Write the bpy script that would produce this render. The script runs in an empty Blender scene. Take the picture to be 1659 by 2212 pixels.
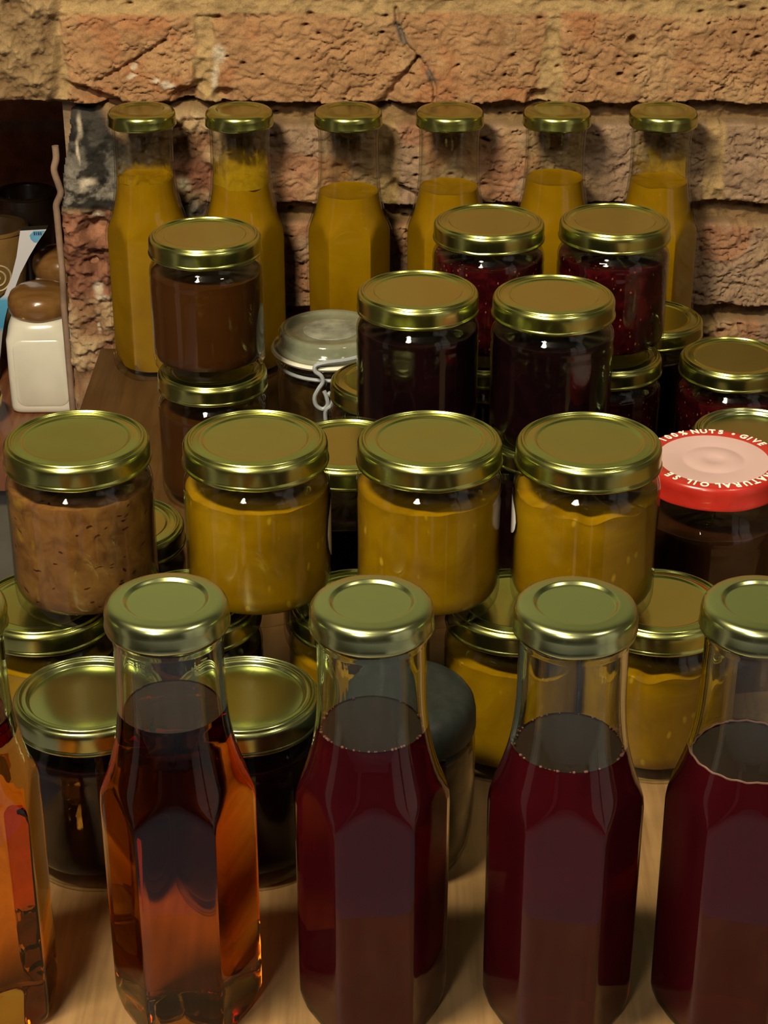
import bpy, math, random
import numpy as np
from mathutils import Vector, Matrix

random.seed(7)
SC = bpy.context.scene
COL = SC.collection

# ------------------------------------------------------------------ camera
CAM_H, PITCH, FPX = 0.5356, 27.3, 4127.0
cam = bpy.data.cameras.new('camera')
cam.sensor_fit = 'HORIZONTAL'
cam.sensor_width = 36.0
cam.lens = FPX * 36.0 / 1659.0
cam.clip_start = 0.02
cam_o = bpy.data.objects.new('camera', cam)
cam_o.location = (0, 0, CAM_H)
cam_o.rotation_euler = (math.radians(90 - PITCH), 0, 0)
COL.objects.link(cam_o)
SC.camera = cam_o

# ------------------------------------------------------------------ world, lamps, exposure
w = bpy.data.worlds.new('world')
SC.world = w
w.use_nodes = True
w.node_tree.nodes['Background'].inputs[0].default_value = (1.0, 0.93, 0.80, 1)
w.node_tree.nodes['Background'].inputs[1].default_value = 0.055


def lamp(name, loc, power, color, radius):
    l = bpy.data.lights.new(name, 'POINT')
    l.energy = power
    l.color = color
    l.shadow_soft_size = radius
    o = bpy.data.objects.new(name, l)
    o.location = loc
    COL.objects.link(o)
    return o


def area(name, loc, aim, power, color, sx, sy):
    l = bpy.data.lights.new(name, 'AREA')
    l.shape = 'RECTANGLE'
    l.size, l.size_y = sx, sy
    l.energy = power
    l.color = color
    o = bpy.data.objects.new(name, l)
    o.location = loc
    d = Vector(aim) - Vector(loc)
    o.rotation_euler = d.to_track_quat('-Z', 'Y').to_euler()
    COL.objects.link(o)
    return o


area('pendant_light', (-0.31, 0.38, 0.92), (-0.10, 0.95, 0.0), 17.5, (1.0, 0.84, 0.55), 0.22, 0.07)
area('second_pendant_light', (0.52, 0.36, 0.95), (0.20, 0.95, 0.0), 2.2, (1.0, 0.86, 0.60), 0.12, 0.07)
area('panel_fill_light', (-0.6, -0.9, 1.5), (1.5, -0.6, 0.0), 34.0, (1.0, 0.90, 0.78), 0.5, 0.5)  # fill lamp added to light the unseen pale panels and the floor

SC.view_settings.view_transform = 'Standard'
SC.view_settings.look = 'None'
SC.view_settings.exposure = 0.0
SC.view_settings.gamma = 1.0
SC.view_settings.use_curve_mapping = False
cy = SC.cycles
cy.max_bounces = 14
cy.diffuse_bounces = 3
cy.glossy_bounces = 5
cy.transmission_bounces = 12
cy.transparent_max_bounces = 40
cy.volume_bounces = 0
cy.caustics_reflective = False
cy.caustics_refractive = True
cy.blur_glossy = 0.5
cy.sample_clamp_indirect = 2.5
cy.use_denoising = True


# ------------------------------------------------------------------ material helpers
def new_mat(name):
    m = bpy.data.materials.new(name)
    m.use_nodes = True
    nt = m.node_tree
    nt.nodes.clear()
    out = nt.nodes.new('ShaderNodeOutputMaterial')
    return m, nt, out


def N(nt, kind, **kw):
    n = nt.nodes.new(kind)
    for k, v in kw.items():
        if k.startswith('i_'):
            n.inputs[k[2:].replace('_', ' ')].default_value = v
        else:
            setattr(n, k, v)
    return n


def c4(c):
    return (c[0], c[1], c[2], 1.0)


def ramp(nt, fac, stops):
    r = nt.nodes.new('ShaderNodeValToRGB')
    e = r.color_ramp.elements
    while len(e) < len(stops):
        e.new(0.5)
    for el, (p, c) in zip(e, stops):
        el.position = p
        el.color = c4(c) if len(c) == 3 else c
    nt.links.new(fac, r.inputs[0])
    return r.outputs[0]


def noise(nt, scale, detail=4, rough=0.55, coords='Object', stretch=None, dist=0.0):
    tc = nt.nodes.new('ShaderNodeTexCoord')
    src = tc.outputs[coords]
    if stretch:
        mp = nt.nodes.new('ShaderNodeMapping')
        mp.inputs['Scale'].default_value = stretch
        nt.links.new(src, mp.inputs[0])
        src = mp.outputs[0]
    n = nt.nodes.new('ShaderNodeTexNoise')
    n.inputs['Scale'].default_value = scale
    n.inputs['Detail'].default_value = detail
    n.inputs['Roughness'].default_value = rough
    n.inputs['Distortion'].default_value = dist
    nt.links.new(src, n.inputs['Vector'])
    return n.outputs['Fac']


def mixc(nt, fac, a, b, mode='MIX'):
    m = nt.nodes.new('ShaderNodeMix')
    m.data_type = 'RGBA'
    m.blend_type = mode
    for sock, v in ((m.inputs[0], fac), (m.inputs[6], a), (m.inputs[7], b)):
        if isinstance(v, (int, float)):
            sock.default_value = v
        elif isinstance(v, tuple):
            sock.default_value = c4(v)
        else:
            nt.links.new(v, sock)
    return m.outputs[2]


def bump(nt, h, strength, distance):
    b = nt.nodes.new('ShaderNodeBump')
    b.inputs['Strength'].default_value = strength
    b.inputs['Distance'].default_value = distance
    nt.links.new(h, b.inputs['Height'])
    return b.outputs[0]


def principled(nt, out, color, rough=0.5, metal=0.0, normal=None, coat=0.0, spec=None):
    p = nt.nodes.new('ShaderNodeBsdfPrincipled')
    if isinstance(color, tuple):
        p.inputs['Base Color'].default_value = c4(color)
    else:
        nt.links.new(color, p.inputs['Base Color'])
    if isinstance(rough, (int, float)):
        p.inputs['Roughness'].default_value = rough
    else:
        nt.links.new(rough, p.inputs['Roughness'])
    p.inputs['Metallic'].default_value = metal
    p.inputs['Coat Weight'].default_value = coat
    if spec is not None:
        p.inputs['Specular IOR Level'].default_value = spec
    if normal is not None:
        nt.links.new(normal, p.inputs['Normal'])
    nt.links.new(p.outputs[0], out.inputs[0])
    return p


def simple(name, color, rough=0.5, metal=0.0, coat=0.0, vary=0.15, scale=60):
    m, nt, out = new_mat(name)
    n = noise(nt, scale)
    dark = tuple(c * (1 - vary) for c in color)
    lite = tuple(min(1, c * (1 + vary)) for c in color)
    principled(nt, out, ramp(nt, n, [(0.3, dark), (0.7, lite)]), rough, metal, coat=coat)
    return m


def thin_glass(name, tint, edge, gloss=1.0):
    """thin clear walls: straight-through transmission, Fresnel reflection, more tint where the wall is seen edge on"""
    m, nt, out = new_mat(name)
    lw = N(nt, 'ShaderNodeLayerWeight')
    lw.inputs['Blend'].default_value = 0.5
    pw = N(nt, 'ShaderNodeMath', operation='POWER')
    nt.links.new(lw.outputs['Facing'], pw.inputs[0])
    pw.inputs[1].default_value = 5.0
    tr = N(nt, 'ShaderNodeBsdfTransparent')
    nt.links.new(mixc(nt, pw.outputs[0], tint, edge), tr.inputs[0])
    gl = N(nt, 'ShaderNodeBsdfGlossy')
    gl.inputs['Roughness'].default_value = 0.012
    gl.inputs['Color'].default_value = (gloss, gloss, gloss, 1)
    p5 = N(nt, 'ShaderNodeMath', operation='POWER')
    nt.links.new(lw.outputs['Facing'], p5.inputs[0])
    p5.inputs[1].default_value = 5.0
    fr = N(nt, 'ShaderNodeMath', operation='MULTIPLY_ADD')
    nt.links.new(p5.outputs[0], fr.inputs[0])
    fr.inputs[1].default_value = 0.5
    fr.inputs[2].default_value = 0.026
    mx = N(nt, 'ShaderNodeMixShader')
    nt.links.new(fr.outputs[0], mx.inputs[0])
    nt.links.new(tr.outputs[0], mx.inputs[1])
    nt.links.new(gl.outputs[0], mx.inputs[2])
    nt.links.new(mx.outputs[0], out.inputs[0])
    return m


def solid_glass(name, color=(0.97, 0.99, 0.96), ior=1.50):
    m, nt, out = new_mat(name)
    g = N(nt, 'ShaderNodeBsdfGlass')
    g.inputs['Color'].default_value = c4(color)
    g.inputs['Roughness'].default_value = 0.0
    g.inputs['IOR'].default_value = ior
    nt.links.new(g.outputs[0], out.inputs[0])
    return m


def clear_liquid(name, color, density, murk=None, amount=0.0):
    m, nt, out = new_mat(name)
    t = N(nt, 'ShaderNodeBsdfTransparent')
    if murk:
        d = N(nt, 'ShaderNodeBsdfDiffuse')
        d.inputs['Color'].default_value = c4(murk)
        mx = N(nt, 'ShaderNodeMixShader')
        mx.inputs[0].default_value = amount
        nt.links.new(t.outputs[0], mx.inputs[1])
        nt.links.new(d.outputs[0], mx.inputs[2])
        nt.links.new(mx.outputs[0], out.inputs[0])
    else:
        nt.links.new(t.outputs[0], out.inputs[0])
    v = N(nt, 'ShaderNodeVolumeAbsorption')
    v.inputs['Color'].default_value = c4(color)
    v.inputs['Density'].default_value = density
    nt.links.new(v.outputs[0], out.inputs[1])
    return m


def gold(name, base, rough):
    m, nt, out = new_mat(name)
    n = noise(nt, 90, 5)
    n2 = noise(nt, 700, 2)
    col = mixc(nt, n, tuple(c * 0.94 for c in base), tuple(min(1, c * 1.05) for c in base))
    r = N(nt, 'ShaderNodeMapRange')
    r.inputs['To Min'].default_value = rough * 0.9
    r.inputs['To Max'].default_value = rough * 1.12
    nt.links.new(n, r.inputs['Value'])
    principled(nt, out, col, r.outputs[0], 1.0, bump(nt, n2, 0.02, 0.0002))
    return m


def preserve(name, dark, mid, lite, scale=40, rough=0.3, specks=None, stretch=None, swirl=0.6, warp=0.004, keep_at=0.55):
    """opaque jam, curd or sauce"""
    m, nt, out = new_mat(name)
    n = noise(nt, scale, 5, 0.6, stretch=stretch, dist=swirl)
    col = ramp(nt, n, [(0.30, dark), (0.5, mid), (0.72, lite)])
    for (sc, lo, hi, scol, st) in (specks or []):
        tc = N(nt, 'ShaderNodeTexCoord')
        mp = N(nt, 'ShaderNodeMapping')
        mp.inputs['Scale'].default_value = st
        wv = N(nt, 'ShaderNodeTexNoise')
        wv.inputs['Scale'].default_value = 70
        nt.links.new(tc.outputs['Object'], wv.inputs['Vector'])
        va = N(nt, 'ShaderNodeMix', data_type='VECTOR')
        va.inputs[0].default_value = warp
        nt.links.new(tc.outputs['Object'], va.inputs[4])
        nt.links.new(wv.outputs['Color'], va.inputs[5])
        nt.links.new(va.outputs[1], mp.inputs[0])
        vo = N(nt, 'ShaderNodeTexVoronoi')
        vo.inputs['Scale'].default_value = sc
        nt.links.new(mp.outputs[0], vo.inputs['Vector'])
        f = ramp(nt, vo.outputs['Distance'], [(lo, (1, 1, 1)), (hi, (0, 0, 0))])
        keep = N(nt, 'ShaderNodeSeparateColor')
        nt.links.new(vo.outputs['Color'], keep.inputs[0])
        gt = N(nt, 'ShaderNodeMath', operation='GREATER_THAN')
        nt.links.new(keep.outputs[0], gt.inputs[0])
        gt.inputs[1].default_value = keep_at
        mu = N(nt, 'ShaderNodeMath', operation='MULTIPLY')
        nt.links.new(f, mu.inputs[0])
        nt.links.new(gt.outputs[0], mu.inputs[1])
        col = mixc(nt, mu.outputs[0], col, scol)
    principled(nt, out, col, rough, spec=0.08)
    return m


M = {}
M['jar_glass'] = thin_glass('clear_jar_glass', (0.965, 0.975, 0.95), (0.45, 0.47, 0.36))
M['bottle_glass_thin'] = thin_glass('clear_bottle_glass', (0.965, 0.97, 0.945), (0.42, 0.44, 0.32))
M['bottle_glass'] = solid_glass('clear_thick_glass')
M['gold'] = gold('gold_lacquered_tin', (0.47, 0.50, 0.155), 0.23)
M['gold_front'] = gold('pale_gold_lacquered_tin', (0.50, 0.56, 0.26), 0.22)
M['sauce'] = preserve('mango_sauce', (0.20, 0.103, 0.001), (0.25, 0.132, 0.0015), (0.30, 0.165, 0.003), 22)
M['curd'] = preserve('mango_chutney', (0.145, 0.073, 0.0008), (0.205, 0.108, 0.001), (0.275, 0.156, 0.003), 30, 0.3,
                     specks=[(160, 0.10, 0.22, (0.36, 0.22, 0.012), (1, 1, 0.5))])
M['caramel'] = preserve('caramel_spread', (0.036, 0.011, 0.002), (0.043, 0.014, 0.003), (0.052, 0.017, 0.004), 20)
M['chutney'] = preserve('rhubarb_chutney', (0.085, 0.034, 0.010), (0.15, 0.066, 0.020), (0.20, 0.098, 0.024), 110, 0.35,
                        specks=[(190, 0.16, 0.24, (0.035, 0.010, 0.005), (0.7, 0.7, 1.9)), (120, 0.12, 0.35, (0.24, 0.13, 0.02), (1, 1, 0.6))], warp=0.014, keep_at=0.68)
M['raspberry'] = preserve('raspberry_jam', (0.008, 0.0008, 0.0014), (0.024, 0.0014, 0.0026), (0.065, 0.004, 0.006), 90, 0.25,
                          specks=[(360, 0.12, 0.24, (0.24, 0.065, 0.035), (1, 1, 0.7))])
M['blackcurrant'] = preserve('blackcurrant_jam', (0.003, 0.001, 0.0015), (0.005, 0.0012, 0.002), (0.009, 0.002, 0.003), 60)
M['dark_brown'] = preserve('dark_brown_spread', (0.018, 0.0052, 0.002), (0.023, 0.0066, 0.0024), (0.030, 0.009, 0.003), 25)
M['amber'] = clear_liquid('amber_syrup', (0.88, 0.61, 0.04), 96)
M['orange'] = clear_liquid('orange_syrup', (0.93, 0.66, 0.05), 72)
M['red'] = clear_liquid('dark_red_cordial', (0.74, 0.02, 0.09), 150, (0.13, 0.008, 0.016), 0.5)


# ------------------------------------------------------------------ mesh helpers
def mesh_obj(name, verts, faces, mat, parent=None, smooth=True, angle=38, loc=None):
    me = bpy.data.meshes.new(name)
    me.from_pydata(verts, [], faces)
    me.update()
    if smooth:
        me.polygons.foreach_set('use_smooth', [True] * len(me.polygons))
        me.set_sharp_from_angle(angle=math.radians(angle))
    if mat:
        me.materials.append(mat)
    o = bpy.data.objects.new(name, me)
    COL.objects.link(o)
    if parent:
        o.parent = parent
    if loc:
        o.location = loc
    return o


def lathe(profile, seg=96, radial=None, close=True, angles=None):
    """profile: (r, z) pairs from axis to axis (or a closed ring if close=False); radial(i_ring, angle, r) -> r"""
    V, F, rings = [], [], []
    if angles:
        seg = len(angles)
    for k, (r, z) in enumerate(profile):
        if r < 1e-7:
            rings.append([len(V)])
            V.append((0, 0, z))
        else:
            row = []
            for s in range(seg):
                a = angles[s] if angles else 2 * math.pi * s / seg
                rr = radial(k, a, r) if radial else r
                row.append(len(V))
                V.append((rr * math.cos(a), rr * math.sin(a), z))
            rings.append(row)
    n = len(rings)
    for k in range(n - 1 + (0 if close else 1)):
        A, B = rings[k], rings[(k + 1) % n]
        for s in range(seg):
            t = (s + 1) % seg
            if len(A) == 1 and len(B) == 1:
                continue
            if len(A) == 1:
                F.append((A[0], B[t], B[s]))
            elif len(B) == 1:
                F.append((A[s], A[t], B[0]))
            else:
                F.append((A[s], A[t], B[t], B[s]))
    return V, F


def join(*parts):
    V, F = [], []
    for v, f in parts:
        b = len(V)
        V += v
        F += [tuple(i + b for i in q) for q in f]
    return V, F


def move(vf, dx=0, dy=0, dz=0, rz=0.0):
    c, s = math.cos(rz), math.sin(rz)
    return [(c * x - s * y + dx, s * x + c * y + dy, z + dz) for x, y, z in vf[0]], vf[1]


def box(x0, y0, z0, x1, y1, z1):
    V = [(x, y, z) for z in (z0, z1) for y in (y0, y1) for x in (x0, x1)]
    F = [(0, 2, 3, 1), (4, 5, 7, 6), (0, 1, 5, 4), (2, 6, 7, 3), (0, 4, 6, 2), (1, 3, 7, 5)]
    return V, F


def tube(pts, r, seg=10, closed=False):
    P = [Vector(p) for p in pts]
    V, F = [], []
    n = len(P)
    up = Vector((0, 0, 1))
    prev = None
    for i in range(n):
        if closed:
            t = (P[(i + 1) % n] - P[i - 1]).normalized()
        else:
            t = (P[min(i + 1, n - 1)] - P[max(i - 1, 0)]).normalized()
        a = prev if prev is not None else (up if abs(t.z) < 0.9 else Vector((1, 0, 0)))
        u = (a - t * a.dot(t)).normalized()
        prev = u
        v = t.cross(u)
        for s in range(seg):
            q = 2 * math.pi * s / seg
            p = P[i] + (u * math.cos(q) + v * math.sin(q)) * r
            V.append(tuple(p))
    for i in range(n if closed else n - 1):
        j = (i + 1) % n
        for s in range(seg):
            t = (s + 1) % seg
            F.append((i * seg + s, i * seg + t, j * seg + t, j * seg + s))
    if not closed:
        F.append(tuple(reversed(range(seg))))
        F.append(tuple((n - 1) * seg + s for s in range(seg)))
    return V, F


def spline(pts, sub=6):
    P = [Vector(p) for p in pts]
    out = []
    for i in range(len(P) - 1):
        p0, p1, p2, p3 = P[max(i - 1, 0)], P[i], P[i + 1], P[min(i + 2, len(P) - 1)]
        for k in range(sub):
            t = k / sub
            out.append(0.5 * ((2 * p1) + (p2 - p0) * t + (2 * p0 - 5 * p1 + 4 * p2 - p3) * t * t + (3 * p1 - p0 - 3 * p2 + p3) * t ** 3))
    out.append(P[-1])
    return out


def thing(name, label, cat, loc, rz=0.0, group=None):
    o = bpy.data.objects.new(name, None)
    o.empty_display_size = 0.02
    o.location = loc
    o.rotation_euler = (0, 0, rz)
    COL.objects.link(o)
    o['label'] = label
    o['category'] = cat
    if group:
        o['group'] = group
    return o


def tag(o, label, cat, group=None):
    o['label'] = label
    o['category'] = cat
    if group:
        o['group'] = group
    return o


def struct(o, label=None):
    o['kind'] = 'structure'
    if label:
        o['label'] = label
    return o


def share(name, src, parent, loc=(0, 0, 0), mat=None):
    o = src.copy()
    o.name = name
    o.parent = parent
    o.location = loc
    COL.objects.link(o)
    return o


# ------------------------------------------------------------------ brick wall
def vnoise(x, z, seed):
    rs = np.random.RandomState(seed)
    T = rs.rand(256, 256)
    xi, zi = np.floor(x).astype(int), np.floor(z).astype(int)
    fx, fz = x - xi, z - zi
    fx, fz = fx * fx * (3 - 2 * fx), fz * fz * (3 - 2 * fz)
    a, b = T[xi % 256, zi % 256], T[(xi + 1) % 256, zi % 256]
    c, d = T[xi % 256, (zi + 1) % 256], T[(xi + 1) % 256, (zi + 1) % 256]
    return (a * (1 - fx) + b * fx) * (1 - fz) + (c * (1 - fx) + d * fx) * fz


def fbm(x, z, seed, octv=4, gain=0.55):
    s, a, t = 0, 1.0, 0
    for k in range(octv):
        s = s + a * vnoise(x * 2 ** k + 17.3 * k, z * 2 ** k + 5.1 * k, seed + k)
        t += a
        a *= gain
    return s / t


def sstep(e0, e1, v):
    t = np.clip((v - e0) / (e1 - e0), 0, 1)
    return t * t * (3 - 2 * t)


def seg_dist(x, z, pts):
    d = np.full(x.shape, 9.0)
    for (ax, az), (bx, bz) in zip(pts[:-1], pts[1:]):
        vx, vz = bx - ax, bz - az
        t = np.clip(((x - ax) * vx + (z - az) * vz) / (vx * vx + vz * vz), 0, 1)
        d = np.minimum(d, np.hypot(x - ax - t * vx, z - az - t * vz))
    return d


WALL_Y = 1.303
xs = np.unique(np.concatenate([np.arange(-0.62, -0.29, 0.006), np.arange(-0.29, 0.29, 0.00095), np.arange(0.29, 0.95, 0.006)]))
zs = np.unique(np.concatenate([np.arange(-0.12, -0.02, 0.006), np.arange(-0.02, 0.268, 0.00095), np.arange(0.268, 0.41, 0.003)]))
X, Z = np.meshgrid(xs, zs, indexing='ij')
BED = [-0.044, 0.0285, 0.1035, 0.1745]
while BED[-1] < 1.25:
    BED.append(BED[-1] + 0.0735)
BED = [BED[0] - 0.0735] + BED
wob = (fbm(X * 9, Z * 9, 3, 3) - 0.5) * 0.006 + (fbm(X * 60, Z * 60, 5, 3) - 0.5) * 0.004
wob2 = (fbm(X * 9 + 40, Z * 9, 13, 3) - 0.5) * 0.006 + (fbm(X * 60 + 9, Z * 60, 15, 3) - 0.5) * 0.004
Zw, Xw = Z + wob, X + wob2
dj = np.full(X.shape, 9.0)
bid = np.zeros(X.shape)
course = np.zeros(X.shape, int)
for i in range(len(BED) - 1):
    inrow = (Zw >= BED[i]) & (Zw < BED[i + 1])
    course[inrow] = i
    db = np.minimum(Zw - BED[i], BED[i + 1] - Zw)
    off = 0.1125 if (i % 2 == 0) else 0.002
    if i == 4:
        joints = [-0.62, -0.45, -0.2245, -0.1215, 0.1135, 0.35, 0.59, 0.83, 1.07]
    elif i == 3:
        joints = [-0.62, -0.45, -0.222, -0.105, 0.003, 0.2295, 0.465, 0.70, 0.94, 1.1]
    else:
        joints = [off + 0.2345 * k for k in range(-5, 6)]
    dv = np.full(X.shape, 9.0)
    bi = np.zeros(X.shape)
    for k, jx in enumerate(joints):
        dv = np.minimum(dv, np.abs(Xw - jx))
        bi = bi + (Xw > jx)
    d = np.minimum(db, dv)
    dj = np.where(inrow, d, dj)
    bid = np.where(inrow, bi + i * 31, bid)
rndA = np.random.RandomState(4).rand(4000)
tint = rndA[bid.astype(int) % 4000]
BED_NEAR = np.argmin(np.stack([np.abs(Zw - b) for b in BED]), axis=0)
# brick faces stand ~8 mm proud of the bed joints
half = 0.0050 + 0.0022 * ((BED_NEAR == 3) | (BED_NEAR == 4)) + (fbm(X * 25, Z * 25, 77, 3) - 0.5) * 0.004
face = sstep(half - 0.0012, half + 0.0022, dj)
coarse = fbm(X * 30, Z * 45, 21, 4)
tool = np.abs(fbm(X * 70, Z * 150 + 3 * fbm(X * 80, Z * 80, 33, 2), 31, 4, 0.6) - 0.5) * 2
fine = fbm(X * 420, Z * 420, 41, 3)
fold = np.abs(fbm(X * 40 + 3 + 1.2 * fbm(X * 90, Z * 90, 9, 2), Z * 105 + 4 * fbm(X * 60, Z * 60, 8, 3), 91, 4, 0.6) - 0.5) * 2
fold = np.where(fbm(X * 26, Z * 40, 95, 3) > 0.47, fold, 0.16 + 0 * fold)
rough_ = fbm(X * 170, Z * 230, 45, 4, 0.6)
H_ = face * (0.0085 + (coarse - 0.5) * 0.0046 + (np.clip(tool, 0, 0.35) - 0.35) * 0.0045 + (np.clip(fold, 0, 0.13) - 0.13) * 0.018
             + (rough_ - 0.5) * 0.0030 + (fine - 0.5) * 0.0009 + (tint - 0.5) * 0.002)
mort = fbm(X * 110, Z * 130, 51, 4)
mort_h = -0.0075 + (mort - 0.5) * 0.008
# the bed joint above the second visible course is raked out; the one above the top course is flush
bedk = np.argmin(np.stack([np.abs(Zw - b) for b in BED]), axis=0)
nearbed = np.min(np.stack([np.abs(Zw - b) for b in BED]), axis=0) < 0.008
flush = (bedk >= 5) & nearbed
vert = ~nearbed
mort_h = np.where(flush, 0.0065 + (mort - 0.5) * 0.006, mort_h)
mort_h = np.where(vert, 0.0050 + (mort - 0.5) * 0.008, mort_h)
H_ = H_ + (1 - face) * mort_h
# pits
rs = np.random.RandomState(12)
for k in range(150):
    px, pz = rs.uniform(-0.27, 0.29), rs.uniform(0.0, 0.26)
    pr = rs.uniform(0.0006, 0.0019)
    sel = (np.abs(X - px) < 0.01) & (np.abs(Z - pz) < 0.01)
    H_[sel] -= 0.007 * np.exp(-(((X[sel] - px) / (1.6 * pr)) ** 2 + ((Z[sel] - pz) / pr) ** 2))
# cracks through the long top brick and its chipped foot
crk = [(0.008, 0.2465), (0.0085, 0.236), (0.013, 0.225), (0.022, 0.2145), (0.029, 0.206), (0.034, 0.194), (0.035, 0.185)]
cd = seg_dist(X + wob * 0.5, Z + wob2 * 0.5, crk)
H_ -= 0.0045 * np.exp(-(cd / 0.0013) ** 2)
crk2 = [(0.023, 0.213), (0.015, 0.2035), (0.009, 0.196), (0.004, 0.187), (-0.002, 0.180)]
cd2 = seg_dist(X + wob * 0.5, Z + wob2 * 0.5, crk2)
H_ -= 0.008 * np.exp(-(cd2 / (0.0014 + 0.004 * np.clip((0.206 - Z) / 0.03, 0, 1))) ** 2)
crk3 = [(0.009, 0.1225), (0.019, 0.118), (0.028, 0.112), (0.040, 0.109)]
H_ -= 0.009 * np.exp(-(seg_dist(X + wob, Z + wob2, crk3) / 0.0035) ** 2)
crk4 = [(-0.150, 0.226), (-0.168, 0.214), (-0.184, 0.205), (-0.196, 0.200)]
H_ -= 0.005 * np.exp(-(seg_dist(X + wob, Z + wob2, crk4) / 0.0014) ** 2)
for (gx, gz, gr, gd) in ((-0.137, 0.186, 0.010, 0.011), (-0.112, 0.188, 0.0065, 0.010), (-0.128, 0.194, 0.006, 0.006), (0.105, 0.186, 0.007, 0.010), (0.030, 0.177, 0.006, 0.007),
                         (0.167, 0.2255, 0.0036, 0.008), (0.160, 0.202, 0.002, 0.007)):
    g = np.exp(-(((X + wob - gx) / gr) ** 2 + ((Z + wob2 - gz) / (gr * 0.75)) ** 2) ** 2)
    H_ -= gd * g
# rubble where the pier end is broken away (left), below the lintel
rub = sstep(-0.112, -0.128, X + wob * 2.5) * sstep(0.178, 0.170, Z + wob) * (1 - sstep(0.10, 0.085, Z) * sstep(-0.176, -0.168, X) )
r1 = fbm(X * 75, Z * 85, 61, 4)
r2 = np.abs(fbm(X * 45 + 9, Z * 50, 71, 4) - 0.5) * 2
rubh = 0.0012 + (r1 - 0.45) * 0.013 + (r2 - 0.3) * 0.008 + (fbm(X * 240, Z * 260, 65, 3, 0.6) - 0.5) * 0.006
calm = 1 - 0.62 * sstep(-0.165, -0.185, X) * sstep(0.102, 0.108, Z)
rubh = 0.0015 + (rubh - 0.0015) * calm
H_ = H_ * (1 - rub) + rub * rubh
# jagged hollows in the broken red brick
for (gx, gz, gr, gd) in ((-0.203, 0.0905, 0.011, 0.013), (-0.190, 0.088, 0.010, 0.010), (-0.212, 0.064, 0.0075, 0.012), (-0.207, 0.071, 0.005, 0.008), (-0.190, 0.046, 0.010, 0.007), (-0.189, 0.035, 0.011, 0.008)):
    g = np.exp(-(((X + wob - gx) / gr) ** 2 + ((Z + wob2 - gz) / (gr * 0.5)) ** 2))
    H_ -= gd * g
# rough stone block bulging out at the top left, its lower lip ragged
blk = sstep(-0.219, -0.229, X + wob * 1.5 - 0.12 * (Z - 0.22)) * sstep(0.182, 0.19, Z + wob)
H_ = H_ * (1 - blk) + blk * (0.012 + (fbm(X * 60, Z * 60, 81, 5, 0.65) - 0.5) * 0.020)
# the chipped lower corner of the brick beside it
chip = np.exp(-(((X + 0.196) / 0.020) ** 2 + ((Z + 0.42 * (X + 0.196) - 0.1865) / 0.0042) ** 2) ** 2)
H_ -= 0.013 * chip
# opening of the recess (left of the broken pier end, under the lintel)
EDGE = [(-0.3, -0.2312), (0.0, -0.2312), (0.045, -0.2300), (0.082, -0.2305), (0.10, -0.2305), (0.115, -0.2262), (0.129, -0.2270), (0.142, -0.2236), (0.165, -0.2190), (0.185, -0.2171), (2.0, -0.2171)]
edge_x = np.interp(zs, [e[0] for e in EDGE], [e[1] for e in EDGE])
edge_x = edge_x + (fbm(zs * 130, zs * 0 + 3.3, 19, 3) - 0.5) * 0.004
lintel = 0.181 + (fbm(xs * 80, xs * 0 + 1.7, 29, 3) - 0.5) * 0.008
hole = (X < edge_x[None, :]) & (Z < lintel[:, None]) & (Z > -0.2)
# pull the surface back a little at the broken edge
de = (X - edge_x[None, :])
H_ -= np.where(Z < 0.185, 0.006 * np.exp(-np.clip(de, 0, 1) / 0.003), 0)

# albedo: brick, mortar, soot, lime and dust, each with an outline of its own
def col(c):
    return np.array(c)[None, None, :]


n1 = fbm(X * 18, Z * 26, 101, 4)[..., None]
n2 = fbm(X * 90, Z * 120, 111, 4)[..., None]
t3 = tint[..., None]
warm = sstep(0.165, 0.185, Z)[..., None]
brick_lo = col((0.225, 0.138, 0.084)) * (1 - warm) + col((0.275, 0.145, 0.066)) * warm
brick_hi = col((0.350, 0.245, 0.162)) * (1 - warm) + col((0.400, 0.238, 0.120)) * warm
A = brick_lo + (brick_hi - brick_lo) * np.clip(0.15 + 0.6 * n1 + 0.35 * (t3 - 0.5) + 0.5 * (n2 - 0.5), 0, 1)
A = A * (0.78 + 0.44 * n2)
redp = (sstep(0.54, 0.66, fbm(X * 24 + 5, Z * 24, 121, 3)) * 0.5)[..., None]
A = A * (1 - redp) + col((0.33, 0.125, 0.05)) * redp
dust = (sstep(0.52, 0.72, fbm(X * 33 + 2, Z * 33, 131, 5)) * 0.42)[..., None]
A = A * (1 - dust) + col((0.42, 0.29, 0.15)) * dust
mo = col((0.36, 0.245, 0.115)) * (0.65 + 0.7 * mort[..., None])
moR = col((0.20, 0.125, 0.055)) * (0.65 + 0.7 * mort[..., None])
raked = (nearbed & ~flush)[..., None]
mo = np.where(raked, moR, mo)
f3 = face[..., None]
A = A * f3 + mo * (1 - f3)
# a grey-black filler along the crack
fil = np.exp(-(cd / 0.0026) ** 2)[..., None] * sstep(0.45, 0.6, fbm(X * 70, Z * 70, 141, 3))[..., None]
A = A * (1 - fil) + col((0.15, 0.12, 0.09)) * fil
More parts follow.
